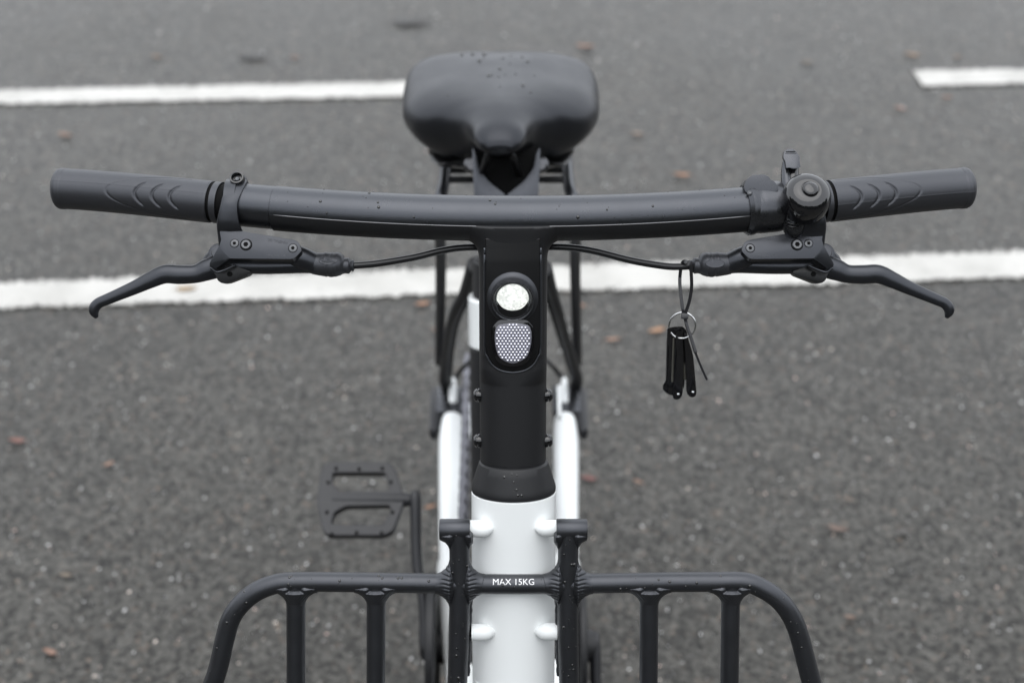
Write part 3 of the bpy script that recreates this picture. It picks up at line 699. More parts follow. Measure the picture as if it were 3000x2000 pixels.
# hoses
add('brake_hose', tube('brake_hose', [at(1030, 778, 1.0565), at(1060, 776, 1.0565), at(1110, 771, 1.056), at(1212, 754, 1.054), at(1290, 735, 1.053), at(1345, 726, 1.053), at(1400, 724, 1.054), at(1440, 726, 1.058)], 0.00262, N=20, sub=8), HOSE, BIKE, 180)
add('brake_hose', tube('brake_hose', [at(2028, 779, 1.0605), at(1990, 781, 1.060), at(1945, 779, 1.059), at(1850, 763, 1.057), at(1747, 737, 1.055), at(1680, 726, 1.054), at(1620, 723, 1.055), at(1570, 725, 1.058)], 0.00262, N=20, sub=8), HOSE, BIKE, 180)

# ---- control pod right of the bar
cs = barseg(2178, 2296, 12)
rad = [0.0176, 0.0198, 0.0196, 0.0186, 0.0190, 0.0190, 0.0190, 0.0190, 0.0190, 0.0190, 0.0184, 0.0165]
POD = add('control_pod', tube('control_pod', cs, rad, N=64, sub=1), PLAST, BIKE, 40)
c = barpx(2230); lob = rounded([(2178, 546), (2190, 524), (2204, 513), (2236, 511), (2252, 517), (2258, 527), (2268, 531), (2278, 544), (2282, 560), (2230, 575), (2185, 565)], 7, 4)
add('pod_lobe', extr('pod_lobe', [at(x, y, dep(c)-0.0155) for x, y in lob], FW, 0.024, 0.003, 4), PLAST, POD, 50)
hin = rounded([(2214, 547), (2268, 543), (2276, 562), (2279, 600), (2279, 640), (2218, 645), (2213, 600), (2220, 568)], 3, 2)
def onpod(x, y, r):
    cc = barpx(x); v = (cc-CAM).dot(UP)/dep(cc)*F; dy = ((1000-y)-v)*dep(cc)/F
    return at(x, y, dep(cc)-math.sqrt(max(r*r-dy*dy, 1e-7)))
rows = []; bm = bmesh.new()
for j in range(13):
    y = 549+j*8; x0 = 2214 if j not in (2, 3) else 2220
    rows.append([bm.verts.new(onpod(x0+(2277-x0)*i/6, y, 0.0197)) for i in range(7)])
for j in range(12):
    for i in range(6): bm.faces.new((rows[j][i], rows[j][i+1], rows[j+1][i+1], rows[j+1][i]))
r = bmesh.ops.extrude_face_region(bm, geom=list(bm.faces)); bmesh.ops.translate(bm, verts=[g for g in r['geom'] if isinstance(g, bmesh.types.BMVert)], vec=FW*0.0012)
add('pod_cover', frombm('pod_cover', bm), PLAST, POD, 40)
add('pod_groove', tube('pod_groove', [onpod(2211, 548, 0.0200), onpod(2240, 546, 0.0202), onpod(2270, 543, 0.0201), onpod(2275, 556, 0.0198)], 0.0006, N=6, sub=2), HOLE, POD, 180)
add('pod_screw', lathe('pod_screw', onpod(2196, 565, 0.0205), (NC+UP*0.3), [(0.0017, -0.002), (0.0017, 0.0002), (0.0009, 0.0006), (0.0001, 0.0004)], 16), SCREW, POD, 30)

# ---- bell
BAX = (NC*0.90+UP*0.42+RT*0.07).normalized()
BC = at(2362, 580, 1.0325)
rb = 0.0178
prof = [(rb-0.0008, -0.0085), (rb, -0.0080), (rb+0.0001, -0.002), (rb*0.99, 0.0025), (rb*0.95, 0.0060), (rb*0.87, 0.0088), (rb*0.74, 0.0108), (rb*0.56, 0.0121), (rb*0.42, 0.0126), (rb*0.36, 0.0124), (rb*0.355, 0.0119)]
BELL = add('bell', lathe('bell', BC, BAX, prof, 72), GLOSS, BIKE, 50)
add('bell_button', lathe('bell_button', BC+BAX*0.0120, BAX, [(rb*0.33, -0.001), (rb*0.335, 0.0008), (rb*0.30, 0.0018), (rb*0.18, 0.0024), (0.0001, 0.0026)], 40), GLOSS, BELL, 50)
add('bell_inside', lathe('bell_inside', BC-BAX*0.009, BAX, [(rb*0.94, 0), (rb*0.94, 0.002), (0.0001, 0.002)], 40), HOLE, BELL, 30)
add('bell_base', tube('bell_base', [at(2322, 592, 1.050), at(2324, 640, 1.045), at(2326, 670, 1.047), at(2327, 676, 1.050)], [0.0105, 0.0092, 0.0080, 0.0060], N=32, sub=3), PLAST, BELL, 40)
for k, yy in enumerate((636, 645, 654, 663)):
    add('bell_thread', tube('bell_thread', [at(2300+k*1.5, yy-3, 1.0385), at(2322, yy+2, 1.0352), at(2346, yy, 1.038)], 0.0006, N=6, sub=4), GLOSS, BELL, 180)
add('bell_band', tube('bell_band', [barpx(2314), barpx(2336)], 0.0180, N=40, sub=1), PLAST, BELL, 40)
strik = rounded([(2298, 443), (2309, 436), (2325, 437), (2333, 445), (2343, 460), (2343, 477), (2346, 490), (2334, 494), (2322, 494), (2313, 491), (2303, 493), (2301, 474), (2295, 464), (2295, 453)], 3, 3)
add('bell_striker', extr('bell_striker', [at(x, y, 1.046+(y-440)*-0.00008) for x, y in strik], FW, 0.0042, 0.0009, 2), PLAST, BELL, 40)
for k, (x0, x1, yy) in enumerate(((2301, 2331, 444), (2299, 2334, 450), (2298, 2338, 456), (2299, 2340, 462))):
    add('striker_rib', tube('striker_rib', [at(x0+2, yy, 1.0455), at(x1-2, yy-0.5, 1.0455)], 0.0005, N=8, sub=1, round_ends=0.0003), PLAST, BELL, 180)
add('striker_neck', tube('striker_neck', [at(2302, 470, 1.050), at(2302, 500, 1.049), at(2304, 535, 1.045), at(2312, 570, 1.042)], [0.0022, 0.0034, 0.0040, 0.0050], N=16, sub=4), PLAST, BELL, 180)
add('striker_neck', tube('striker_neck', [at(2325, 486, 1.051), at(2322, 515, 1.049), at(2322, 540, 1.046)], [0.0042, 0.0046, 0.0046], N=16, sub=3), GLOSS, BELL, 180)

# ---- front rack
RO_ = 0.030                                                    # rack plane in front of the steerer axis
def ar(x, y, o=RO_): return ats(x, y, o)
def rw(px, p): return px*dep(p)/F
hoop = [(560, 2130), (594, 2100-95), (628, 2000-10), (659, 1870), (676, 1812), (706, 1768), (752, 1731), (810, 1709), (870, 1703.5), (1000, 1704), (1150, 1706), (1345, 1709), (1500, 1710), (1662, 1709), (1900, 1705), (2080, 1703.5), (2180, 1704), (2232, 1722), (2281, 1755), (2316, 1800), (2341, 1860), (2374, 1985), (2412, 2125)]
hoop = [h for h in hoop if h != (594, 2005)]
HP = [ar(x, y) for x, y in hoop]
bend = [Vector(p) for p in HP]
Wd = HP[0]; We = HP[-1]
# the hoop runs on below the picture, bends forward and carries the platform
zpl = (H+SDN*0.47).z
low0 = Vector((HP[0].x-0.012, 0, 0)); 
p_l1 = HP[0]+(HP[0]-HP[1]).normalized()*0.10; p_l2 = p_l1+Vector((-0.004, -0.05, -0.025)); p_l3 = p_l2+Vector((0, -0.26, 0))
p_r1 = HP[-1]+(HP[-1]-HP[-2]).normalized()*0.10; p_r2 = p_r1+Vector((0.004, -0.05, -0.025)); p_r3 = p_r2+Vector((0, -0.26, 0))
full = [p_l3, p_l2, p_l1]+HP+[p_r1, p_r2, p_r3]
RR = rw(29, ar(1500, 1710))
RACK = add('front_rack', tube('front_rack', full, RR, N=40, ref=SN, sub=8), RACKM, BIKE, 60)
def post(xt, yt, xb, yb, wpx, name='rack_post'):
    a = ar(xt, yt); b_ = ar(xb, yb); e = b_+(b_-a).normalized()*0.13
    return add(name, tube(name, [a, b_, e, e+Vector((0, -0.05, -0.02)), e+Vector((0, -0.30, -0.02))], rw(wpx/2, a), N=32, ref=SN, sub=5), RACKM, RACK, 60)
post(867, 1710, 867, 2000, 56); post(1102, 1710, 1101, 2000, 56); post(1902, 1710, 1900, 2000, 55); post(2141, 1710, 2137, 2000, 55)
ca = [(1345, 1545), (1347, 1700), (1345, 1850), (1340, 2000)]; cb = [(1666, 1545), (1663, 1700), (1664, 1850), (1667, 2000)]
def arm(c):
    P_ = [ar(x, y) for x, y in c]; e = P_[-1]+(P_[-1]-P_[-2]).normalized()*0.14
    return add('rack_arm', tube('rack_arm', P_+[e], [rw(29.5, P_[0]), rw(30, P_[1]), rw(30.5, P_[2]), rw(29, P_[3]), rw(28, P_[3])], N=40, ref=SN, sub=8), RACKM, RACK, 60)
arm(ca); arm(cb)
# square section bracing plates behind the arms, with a weld bead down the inner edge
for sgn, xx, xe in ((1, 1376, 1368), (-1, 1634, 1639)):
    bead = []
    for k in range(17):
        y = 1745+k*14.5; x = xx+(xe-xx)*k/16; bead.append(ar(x+sgn*1.0, y, RO_-0.006))
    me = tube('weld_bead', bead, [0.0019+0.00055*(k % 2) for k in range(17)], N=10, ref=SN, sub=3)
    add('weld_bead', me, RACKM, RACK, 180)
# end caps of the arms: short cross barrels
for (x0, x1, y) in ((1288, 1377, 1550), (1630, 1720, 1550)):
    a = ar(x0, y); b_ = ar(x1, y); r = rw(31, a)
    o = add('mount_barrel', tube('mount_barrel', [a, a+(b_-a)*0.02, a+(b_-a)*0.98, b_], [r*0.96, r, r, r*0.96], N=48, ref=SN, sub=1), RACKM, RACK, 40)
# welds: blended fillets with fish-scale ripples, one piece per joint
def joint(pc, segs, name='weld_joint', box_=0.026, k=0.007, rip=0.00028, infl=0.00025, tee=False, rp=0.0072, flat=False):
    pn = np.array(pc)
    S_ = [(np.array(a), np.array(b_), r) for a, b_, r in segs]
    def f(p):
        q = p-pn; l = q@dn; xx = np.abs(q[..., 0])
        ds = [dseg(p, a, b_, r) for a, b_, r in S_]
        if flat:                                               # barrel with flat ends
            a, b_, r = S_[0]; t = (b_-a)/np.linalg.norm(b_-a); w = (p-(a+b_)/2)@t; ds[0] = np.maximum(ds[0], np.abs(w)-np.linalg.norm(b_-a)/2)
        wt = np.clip((xx-0.0035)/0.004, 0, 1)
        if tee: wt = np.maximum(wt, np.clip((l-0.0035)/0.002, 0, 1))
        ke = k*wt+1e-5
        if tee or flat: wt = wt*np.clip((l+0.0005)/0.003, 0, 1); ke = k*wt+1e-5
        u = np.min(ds, axis=0); d = smin(ds[0], ds[1], ke); near = np.clip((u-d)/(k*0.25), 0, 1)*wt
        ripl = np.abs(np.sin((l-(30*(xx-rp-0.004)**2 if not tee else -1.2*xx))*math.pi/0.0030))**0.6-0.5
        d = d-rip*np.minimum(near*2, 1)*ripl-infl*np.minimum(near*3, 1)
        return np.where(near > 0.012, d, np.maximum(d, 0.0002)+0.0001)
    me = sdfmesh(name, f, pc, (Vector((1, 0, 0)), SDN, SN), (-box_, -box_, -0.0125), (box_, box_, 0.0125), 0.0005)
    add(name, me, RACKM, RACK, 180)
for xj, w in ((867, 56), (1102, 56), (1902, 55), (2141, 55)):
    c0 = ar(xj, 1706); joint(c0, [(c0-Vector((0.03, 0, 0)), c0+Vector((0.03, 0, 0)), RR), (c0, ar(xj, 1990), rw(w/2, c0))], k=0.011, tee=True, rip=0.00035)
for xj in (1346, 1664):
    c0 = ar(xj, 1709); joint(c0, [(c0-Vector((0.04, 0, 0)), c0+Vector((0.04, 0, 0)), RR), (ar(xj, 1550), ar(xj, 1900), rw(30, c0))], k=0.013, rip=0.0007)
for xj, xo in ((1346, 1290), (1664, 1718)):
    a = ar(1290 if xj < 1500 else 1632, 1550); b_ = ar(1375 if xj < 1500 else 1718, 1550); c0 = ar(xj, 1552)
    joint(c0, [(a, b_, rw(30.5, a)), (c0, ar(xj, 1700), rw(29.5, c0))], k=0.010, box_=0.022, flat=True, rip=0.0002, rp=0.004)
# platform rungs (below the picture)
for k in range(4):
    y = -0.05-0.07*k; add('platform_rung', tube('platform_rung', [p_l2+Vector((0, y, 0)), p_r2+Vector((0, y, 0))], 0.006, N=16, sub=1), RACKM, RACK, 60)
# MAX 15KG wrapped on the cross tube
def wrap(x, y, z):
    c = ar(1504.5, 1709); ph = R(47)+y/(RR); return c+Vector((x, 0, 0))+SN*((RR+0.00012+z)*math.cos(ph-R(14)))-SDN*((RR+0.00012+z)*math.sin(ph-R(14)))
text('load_lettering', 'MAX 15KG', 0.0066, lambda x, y, z: wrap(x*1.0, y, z), TEXTW, RACK, ext=0.0001)

# ---- saddle
XS = -0.0125
sec = [(.400, .012, .891, .884, 0, 2), (.406, .020, .898, .877, 0, 2), (.420, .027, .904, .871, 0, 2.1), (.440, .031, .907, .860, 0, 2.0), (.462, .040, .909, .848, 0, 1.95), (.480, .058, .909, .833, 0, 1.8), (.497, .080, .908, .819, 0, 1.8), (.515, .097, .907, .808, 0, 1.85), (.540, .1085, .905, .802, 0, 2.0), (.572, .1115, .903, .802, .002, 2.2), (.605, .1115, .901, .812, .003, 2.4), (.630, .108, .897, .825, .002, 2.6), (.645, .100, .892, .836, 0, 2.6), (.655, .085, .885, .846, 0, 2.5), (.660, .06, .877, .856, 0, 2.4)]
arr = catmull(sec, 5); rings = []
for Y, w, zt, zb, sh, ee in arr:
    w = max(w, 0.004); N = 56; ring = []; mid = zb+(zt-zb)*0.56
    for k in range(N):
        a = 2*math.pi*k/N; ca_, sa = math.cos(a), math.sin(a)
        ex = 2/(ee if sa >= 0 else 2.0); x = w*math.copysign(abs(ca_)**ex, ca_)
        if sa >= 0: z = mid+(zt-mid)*abs(sa)**ex
        else: z = mid-(mid-zb)*abs(sa)**ex
        u = abs(x)/0.11
        if sa > 0: z -= sh*min(1, max(0, (abs(x)-0.022)/0.05))**1.3*0.9*(1 if sa > 0 else 0)
        if sa > 0 and Y > 0.56: z -= 0.0008*math.exp(-(x/0.02)**2)*min(1, (Y-0.56)/0.04)
        ring.append((XS+x, Y, z))
    rings.append(ring)
SAD = add('saddle', ringsmesh('saddle', rings), SADDLE, BIKE, 70)
add('saddle_shell', ringsmesh('saddle_shell', [[(XS+w*0.74*math.cos(2*math.pi*k/40), Y, zb+0.003+(0.006)*math.sin(2*math.pi*k/40)) for k in range(40)] for Y, w, zt, zb, sh, ee in [s for s in sec if 0.48 < s[0] < 0.64]]), PANEL, SAD, 50)
for sx in (-1, 1):
    add('saddle_spring_cap', ringsmesh('saddle_spring_cap', [[(XS+sx*0.060+r*math.cos(2*math.pi*k/32), 0.562+r*0.9*math.sin(2*math.pi*k/32), z) for k in range(32)] for r, z in ((0.022, 0.818), (0.024, 0.806), (0.022, 0.801), (0.016, 0.798), (0.001, 0.798))]), PANEL, SAD, 40)
    add('saddle_rail', tube('saddle_rail', [(XS+sx*0.012, 0.42, 0.872), (XS+sx*0.022, 0.46, 0.825), (XS+sx*0.022, 0.53, 0.812), (XS+sx*0.03, 0.60, 0.84)], 0.0035, N=12, sub=5), PANEL, SAD, 180)
add('seat_clamp', box('seat_clamp', (XS, 0.495, 0.815), 0.026, 0.028, 0.014, bevel=0.004), PLAST, SAD, 40)

# ---- seat tube / battery tube
def superring(c, hw, hd, tdir, N=48, e=2.6):
    fx = Vector((1, 0, 0)); fd = fx.cross(tdir).normalized()
    r = []
    for k in range(N):
        a = 2*math.pi*k/N; ca_, sa = math.cos(a), math.sin(a)
        r.append(c+fx*(hw*math.copysign(abs(ca_)**(2/e), ca_))+fd*(hd*math.copysign(abs(sa)**(2/e), sa)))
    return r
SB = Vector((-0.0075, 0.270, 0.30)); ST = Vector((-0.010, 0.458, 0.79)); sdv = (ST-SB).normalized()
def seatpt(t): return SB.lerp(ST, t)
def seg_(name, t0, t1, hw, hd, mt, parent, bv=0.002):
    return add(name, ringsmesh(name, [superring(seatpt(t0), hw-bv, hd-bv, sdv), superring(seatpt(t0)+sdv*bv, hw, hd, sdv), superring(seatpt(t1)-sdv*bv, hw, hd, sdv), superring(seatpt(t1), hw-bv, hd-bv, sdv)]), mt, parent, 40)
FR = seg_('seat_tube', -0.02, 0.706, 0.0380, 0.040, SATIN2, BIKE)
seg_('white_band', 0.706, 0.811, 0.0392, 0.0415, WHITE, FR)
seg_('seat_collar', 0.811, 0.89, 0.034, 0.040, SATIN2, FR)
# trough-shaped head of the tube under the saddle: two bright shoulders and a black filler for the shade between
for sx in (-1, 1):
    X_ = lambda x: x if sx < 0 else 2*1483-x
    w_ = [(1383, 430), (1396, 450), (1402, 492), (1430, 530), (1462, 556), (1482, 572), (1482, 660), (1396, 660), (1388, 560)]
    w_ = rounded(w_, 8, 3)
    if sx > 0: w_ = w_[::-1]
    add('seat_tube_shoulder', extr('seat_tube_shoulder', [at(X_(x), y, 1.515) for x, y in w_], FW+UP*-0.3, 0.07, 0.006, 3), SATIN, FR, 50)
    add('shoulder_bolt', lathe('shoulder_bolt', at(X_(1383), 482, 1.530), NC, [(0.009, -0.02), (0.009, 0), (0.006, 0.003), (0.0001, 0.003)], 20), BOLT, FR, 40)
add('under_seat_shade', extr('under_seat_shade', [at(x, y, 1.522) for x, y in ((1396, 425), (1570, 425), (1570, 500), (1484, 590), (1396, 500))], FW+UP*-0.2, 0.05, 0.002), HOLE, FR, 40)  # shade over the seat clamp, put in as a deep black panel
add('seat_post', tube('seat_post', [seatpt(0.7), seatpt(1.06), seatpt(1.16)], 0.0155, N=28, sub=1), SATIN2, FR, 60)

# ---- rear rack
RK = None
rails = []
for sx, xr, xl in ((-1, -0.0770, -0.0845), (1, 0.0640, 0.0745)):
    pts = [(xl+sx*0.018, .735, .39), (xl+sx*0.004, .60, .62), (xl-sx*0.001, .515, .745), (xl-sx*0.002, .492, .775), (xr+sx*0.002, .498, .784), (xr, .53, .786), (xr, .62, .788), (xr, .82, .79)]
    o = add('rear_rack' if RK is None else 'rack_rail', tube('rail', pts, 0.0068, N=20, ref=(0, 0, 1), sub=8), SATIN, BIKE if RK is None else RK, 180)
    if RK is None: RK = o
for Y in (0.528, 0.551):
    add('rack_crossbar', tube('rack_crossbar', [(-0.075, Y, .786), (0.062, Y, .786)], 0.004, N=14, sub=1), SATIN2, RK, 60)
add('rack_plate', box('rack_plate', (-0.0065, .60, .789), 0.062, .036, .003, bevel=0.001), SATIN, RK, 40)
add('rack_crossbar', tube('rack_crossbar', [(-0.075, .82, .79), (0.062, .82, .79)], 0.0068, N=14, sub=1), SATIN, RK, 60)

# ---- stays, dropouts
XC = -0.0045
for sx in (-1, 1):
    sp3 = [(1398, 780, 1.575), (1367, 858, 1.64), (1338, 912, 1.70), (1321, 974, 1.79), (1312, 1040, 1.90), (1305, 1105, 2.02), (1311, 1135, 2.04)] if sx < 0 else [(1588, 790, 1.575), (1612, 858, 1.64), (1631, 915, 1.70), (1650, 981, 1.80), (1670, 1045, 1.90), (1688, 1108, 2.02), (1684, 1135, 2.04)]
    add('seatstay', tube('seatstay', [at(*q) for q in sp3], [.012, .0090, .0084, .0080, .0082, .0095, .009], N=22, sub=7, round_ends=.004), SATIN2, FR, 180)
    xc = lambda px: px if sx < 0 else 2980-px
    pts = [atz(xc(1325), 1232, .338), atz(xc(1322), 1290, .335), atz(xc(1321), 1450, .332), atz(xc(1322), 1640, .328), atz(xc(1330), 1800, .32)]
    add('chainstay', tube('chainstay', pts, [.0150, .0172, .0162, .0150, .0150], N=36, ref=(0, 0, 1), sub=6, round_ends=0.009), WHITE, FR, 180)
    # small white tip beyond the dropout
    a = atz(xc(1327), 1112, .345); b_ = atz(xc(1327), 1180, .345)
    add('chainstay_tip', tube('chainstay_tip', [a, a.lerp(b_, .5), b_], [.0040, .0062, .0058], N=18, ref=(0, 0, 1), sub=4, round_ends=.003), WHITE, FR, 180)
    add('dropout', box('dropout', atz(xc(1320), 1185, .335), .020, .032, .012, bevel=.004), PLAST, FR, 40)
    # outer block with axle nut
    bb_ = [atz(xc(x), y, .345) for x, y in rounded([(1260, 1150), (1268, 1134), (1286, 1128), (1293, 1150), (1290, 1235), (1276, 1262), (1257, 1255)], 6, 3)]
    add('axle_guard', extr('axle_guard', bb_ if sx < 0 else bb_[::-1], (0, -0.2, -1), .014, .003, 2), PEDAL, FR, 40)
    # inner mudguard stay
    add('mudguard_stay', tube('mudguard_stay', [atz(xc(1400), 1034, .42), atz(xc(1350), 1085, .40), atz(xc(1338), 1105, .37)], .0032, N=10, sub=4), SATIN2, FR, 180)
    # housing: wider white yoke towards the cranks
    pts = [atz(xc(1330), 1650, .330), atz(xc(1333), 1700, .328), atz(xc(1345), 1850, .318), atz(xc(1357), 2000, .305), atz(xc(1375), 2200, .30)]
    add('motor_yoke', tube('motor_yoke', pts, [.0205, .0222, .0212, .0200, .0190], N=36, ref=(0, 0, 1), sub=6, round_ends=0.006), WHITE, FR, 180)
    # thin white blade inboard of the chain
add('brace_blade', extr('brace_blade', [atz(x, y, .40) for x, y in ((1377, 1177), (1393, 1184), (1386, 1262), (1376, 1276))], (0, 0, -1), .01, .001), WHITE, FR, 40)
add('brace_blade', extr('brace_blade', [atz(x, y, .40) for x, y in ((1631, 1128), (1643, 1126), (1645, 1215), (1634, 1215))], (0, 0, -1), .01, .001), WHITE, FR, 40)
# down tube and motor shell
add('down_tube', tube('down_tube', [H+SDN*0.33+Vector((0, .02, 0)), Vector((0, 0.06, .50)), Vector((-.003, .20, .34))], .030, N=32, sub=5), WHITE, FR, 60)
add('motor_shell', lathe('motor_shell', (-.080+0.004, .275, .285), (1, 0, 0), [(.03, 0), (.058, .004), (.062, .015), (.062, .135), (.058, .146), (.03, .150)], 40), SATIN2, FR, 30)

# ---- cranks, chainring, pedals
BBc = Vector((-0.004, .279, .30))
CR = add('chainring', lathe('chainring', (-.0985, .279, .30), (1, 0, 0), [(.02, 0), (.083, 0), (.0855, .002), (.0855, .009), (.083, .011), (.02, .011)], 56), SATIN2, BIKE, 30)
add('chainring', lathe('chainring', (.0765, .279, .30), (1, 0, 0), [(.02, 0), (.078, 0), (.080, .002), (.080, .007), (.078, .009), (.02, .009)], 56), SATIN2, BIKE, 30)
def crank(sx):
    dirc = Vector((0, math.cos(R(50)), math.sin(R(50))))*(-1 if sx > 0 else 1)
    nrm = Vector((1, 0, 0)).cross(dirc).normalized()
    x0 = -.103 if sx < 0 else .098; x1 = -.1150 if sx < 0 else .118
    end = BBc+dirc*.170
    pts = [Vector((x0, BBc.y, BBc.z)), Vector((x0+sx*.0015, *(BBc+dirc*.05).yz)), Vector(((x0+x1)/2+sx*.004, *(BBc+dirc*.10).yz)), Vector((x1, *(BBc+dirc*.172).yz))]
    rings = []
    arr = catmull([list(p)+[w] for p, w in zip(pts, (.017, .0145, .0125, .0125))], 6)
    rows = list(arr)
    for s, (q, sc_) in enumerate(((-.014, .35), (-.010, .75), (-.004, .95))):
        pass
    for x, y, z, w in rows:
        c = Vector((x, y, z)); ring = []
        for k in range(24):
            a = 2*math.pi*k/24; ca_, sa = math.cos(a), math.sin(a)
            ring.append(c+Vector((.0066*math.copysign(abs(ca_)**.6, ca_), 0, 0))+nrm*(w*math.copysign(abs(sa)**.75, sa)))
        rings.append(ring)
    def shr(ring, f, mv): c = sum(ring, Vector())/len(ring); return [c+(p-c)*f+mv for p in ring]
    rings = [shr(rings[0], .5, -dirc*.016), shr(rings[0], .85, -dirc*.011)]+rings+[shr(rings[-1], .9, dirc*.007), shr(rings[-1], .6, dirc*.0105)]
    C_ = add('crank_arm', ringsmesh('crank_arm', rings), PEDAL, BIKE, 40)
    add('crank_boss', lathe('crank_boss', (x0-sx*.004, BBc.y, BBc.z), (sx, 0, 0), [(.022, -.02), (.019, 0), (.016, .008), (.010, .010), (.0001, .010)], 28), SATIN2, C_, 40)
    return C_, end, x1
C_, e_l, xl = crank(-1); C2, e_r, xr = crank(1)
PN = Vector((0, -math.cos(R(58)), math.sin(R(58)))); P0 = at(1052, 1463, 1.697)
def pedal_mesh(off=Vector((0, 0, 0))):
    out = rounded([(947, 1376), (968, 1361), (1140, 1361), (1158, 1381), (1179, 1446), (1180, 1482), (1150, 1558), (1125, 1570), (962, 1570), (949, 1555), (932, 1467)], 9, 3)
    h1 = rounded([(974, 1387), (1132, 1387), (1147, 1444), (994, 1448), (973, 1420)], 10, 3)
    h2 = rounded([(1147, 1482), (1015, 1484), (978, 1504), (969, 1543), (1124, 1545), (1148, 1505)], 10, 3)
    th = .013; bm = bmesh.new()
    loops = []
    cu = bpy.data.curves.new('p', 'CURVE'); cu.dimensions = '2D'; cu.fill_mode = 'BOTH'; cu.extrude = th/2; cu.bevel_depth = .0012; cu.bevel_resolution = 1
    ex = RT; ey = PN.cross(ex)
    for L in (out, h1, h2):
        s = cu.splines.new('POLY'); s.points.add(len(L)-1); s.use_cyclic_u = True
        for q, (x, y) in zip(s.points, L):
            w = atp(x, y, P0, PN)-P0; q.co = (w.dot(ex), w.dot(ey), 0, 1)
    o = bpy.data.objects.new('tmp', cu); COL.objects.link(o); bpy.context.view_layer.update()
    me = bpy.data.meshes.new_from_object(o.evaluated_get(bpy.context.evaluated_depsgraph_get())); bpy.data.objects.remove(o)
    for v in me.vertices: v.co = P0+ex*v.co.x+ey*v.co.y+PN*v.co.z+off
    return me
def pedal(mir):
    off = Vector((0, 0, 0)); me = pedal_mesh()
    A = P0.copy()
    if mir:
        tgt = Vector((xr+.062, e_r.y, e_r.z))
        for v in me.vertices: v.co = Vector((tgt.x-(v.co.x-A.x), tgt.y+v.co.y-A.y, tgt.z+v.co.z-A.z))
    T = (lambda p: Vector((tgt.x-(p.x-A.x), tgt.y+p.y-A.y, tgt.z+p.z-A.z))) if mir else (lambda p: p)
    pd = add('pedal', me, PEDAL, BIKE, 40)
    add('pedal_axle', tube('pedal_axle', [T(atp(975, 1463, P0, PN)), T(atp(1175, 1463, P0, PN)), T(atp(1222, 1463, P0, PN))], [.0085, .0095, .0060], N=20, sub=1), PEDAL, pd, 60)
    for x, y in ((962, 1413), (1145, 1412), (958, 1500), (1150, 1500), (1052, 1374), (972, 1564), (1045, 1560), (1118, 1561), (985, 1372), (1120, 1372)):
        c = T(atp(x, y, P0+PN*.0072, PN)); add('pedal_pin', lathe('pedal_pin', c, PN, [(.0022, -.002), (.0022, .0015), (.0012, .0022), (.0001, .0022)], 8), HOLE, pd, 40)
pedal(False); pedal(True)

# ---- chain (two runs as links)
vs = []; fs = []
def link(c, d, k):
    d = d.normalized(); n_ = d.cross(Vector((1, 0, 0))).normalized(); w = .0028 if k % 2 else .0045; l = .0068; hh = .0042; b0 = len(vs)
    for a in (-1, 1):
        for b_ in (-1, 1):
            for c_ in (-1, 1): vs.append(c+d*(l*a)+n_*(hh*b_)+Vector((w*c_, 0, 0)))
    for q in ((0, 1, 3, 2), (4, 6, 7, 5), (0, 4, 5, 1), (2, 3, 7, 6), (0, 2, 6, 4), (1, 5, 7, 3)): fs.append(tuple(b0+i for i in q))
for z0, z1 in ((.375, .385), (.225, .30)):
    a = Vector((-.0615, .30, z0)); b_ = Vector((-.0640, .765, z1)); n = int((b_-a).length/.0127)
    for k in range(n): link(a.lerp(b_, k/n), b_-a, k)
add('chain', mkmesh('chain', vs, fs), CHAIN, BIKE, None, kind='stuff')

# ---- wheels, mudguards, fork
def wheel(y, z, r, nm):
    def tor(R_, r_, n1=96, n2=16): return ringsmesh('t', [[Vector((XC+r_*math.cos(b_), y+(R_+r_*math.sin(b_))*math.cos(a), z+(R_+r_*math.sin(b_))*math.sin(a))) for b_ in [2*math.pi*k/n2 for k in range(n2)]] for a in [2*math.pi*i/n1 for i in range(n1)]+[0]], False)
    w = add(nm, tor(r-.023, .022), TYRE, BIKE, 180)
    add('rim', tor(r-.045, .012), SATIN, w, 180)
    add('hub', tube('hub', [(XC-.05, y, z), (XC-.03, y, z), (XC+.03, y, z), (XC+.05, y, z)], [.02, .028, .028, .02], N=24, sub=1), SATIN2, w, 40)
    for k in range(32):
        a = 2*math.pi*k/32; s = (-1)**k
        add('spoke', tube('spoke', [(XC+s*.026, y+.026*math.cos(a), z+.026*math.sin(a)), (XC, y+(r-.055)*math.cos(a+s*.06), z+(r-.055)*math.sin(a+s*.06))], .0011, N=6, sub=1), SATIN2, w, 180)
    return w
wheel(.745, .345, .345, 'rear_wheel'); wheel(-.315, .345, .345, 'front_wheel')
def guard(y, z, r, a0, a1, nm):
    rings = []
    for i in range(40):
        a = a0+(a1-a0)*i/39; ring = []
        for k in range(13):
            b_ = R(-80+160*k/12); ring.append(Vector((XC+.030*math.sin(b_), y+(r+.012*math.cos(b_))*math.cos(a), z+(r+.012*math.cos(b_))*math.sin(a))))
        for k in range(12, -1, -1):
            b_ = R(-80+160*k/12); ring.append(Vector((XC+.0285*math.sin(b_), y+(r-.0015+.012*math.cos(b_))*math.cos(a), z+(r-.0015+.012*math.cos(b_))*math.sin(a))))
        rings.append(ring)
    add(nm, ringsmesh(nm, rings), SATIN2, BIKE, 50)
guard(.745, .345, .355, R(15), R(190), 'mudguard'); guard(-.315, .345, .355, R(-10), R(150), 'mudguard')
crown = H+SDN*0.395
FK = add('fork', tube('fork', [crown-SDN*.03, crown+SDN*.01], .031, N=32, sub=1), WHITE, BIKE, 40)
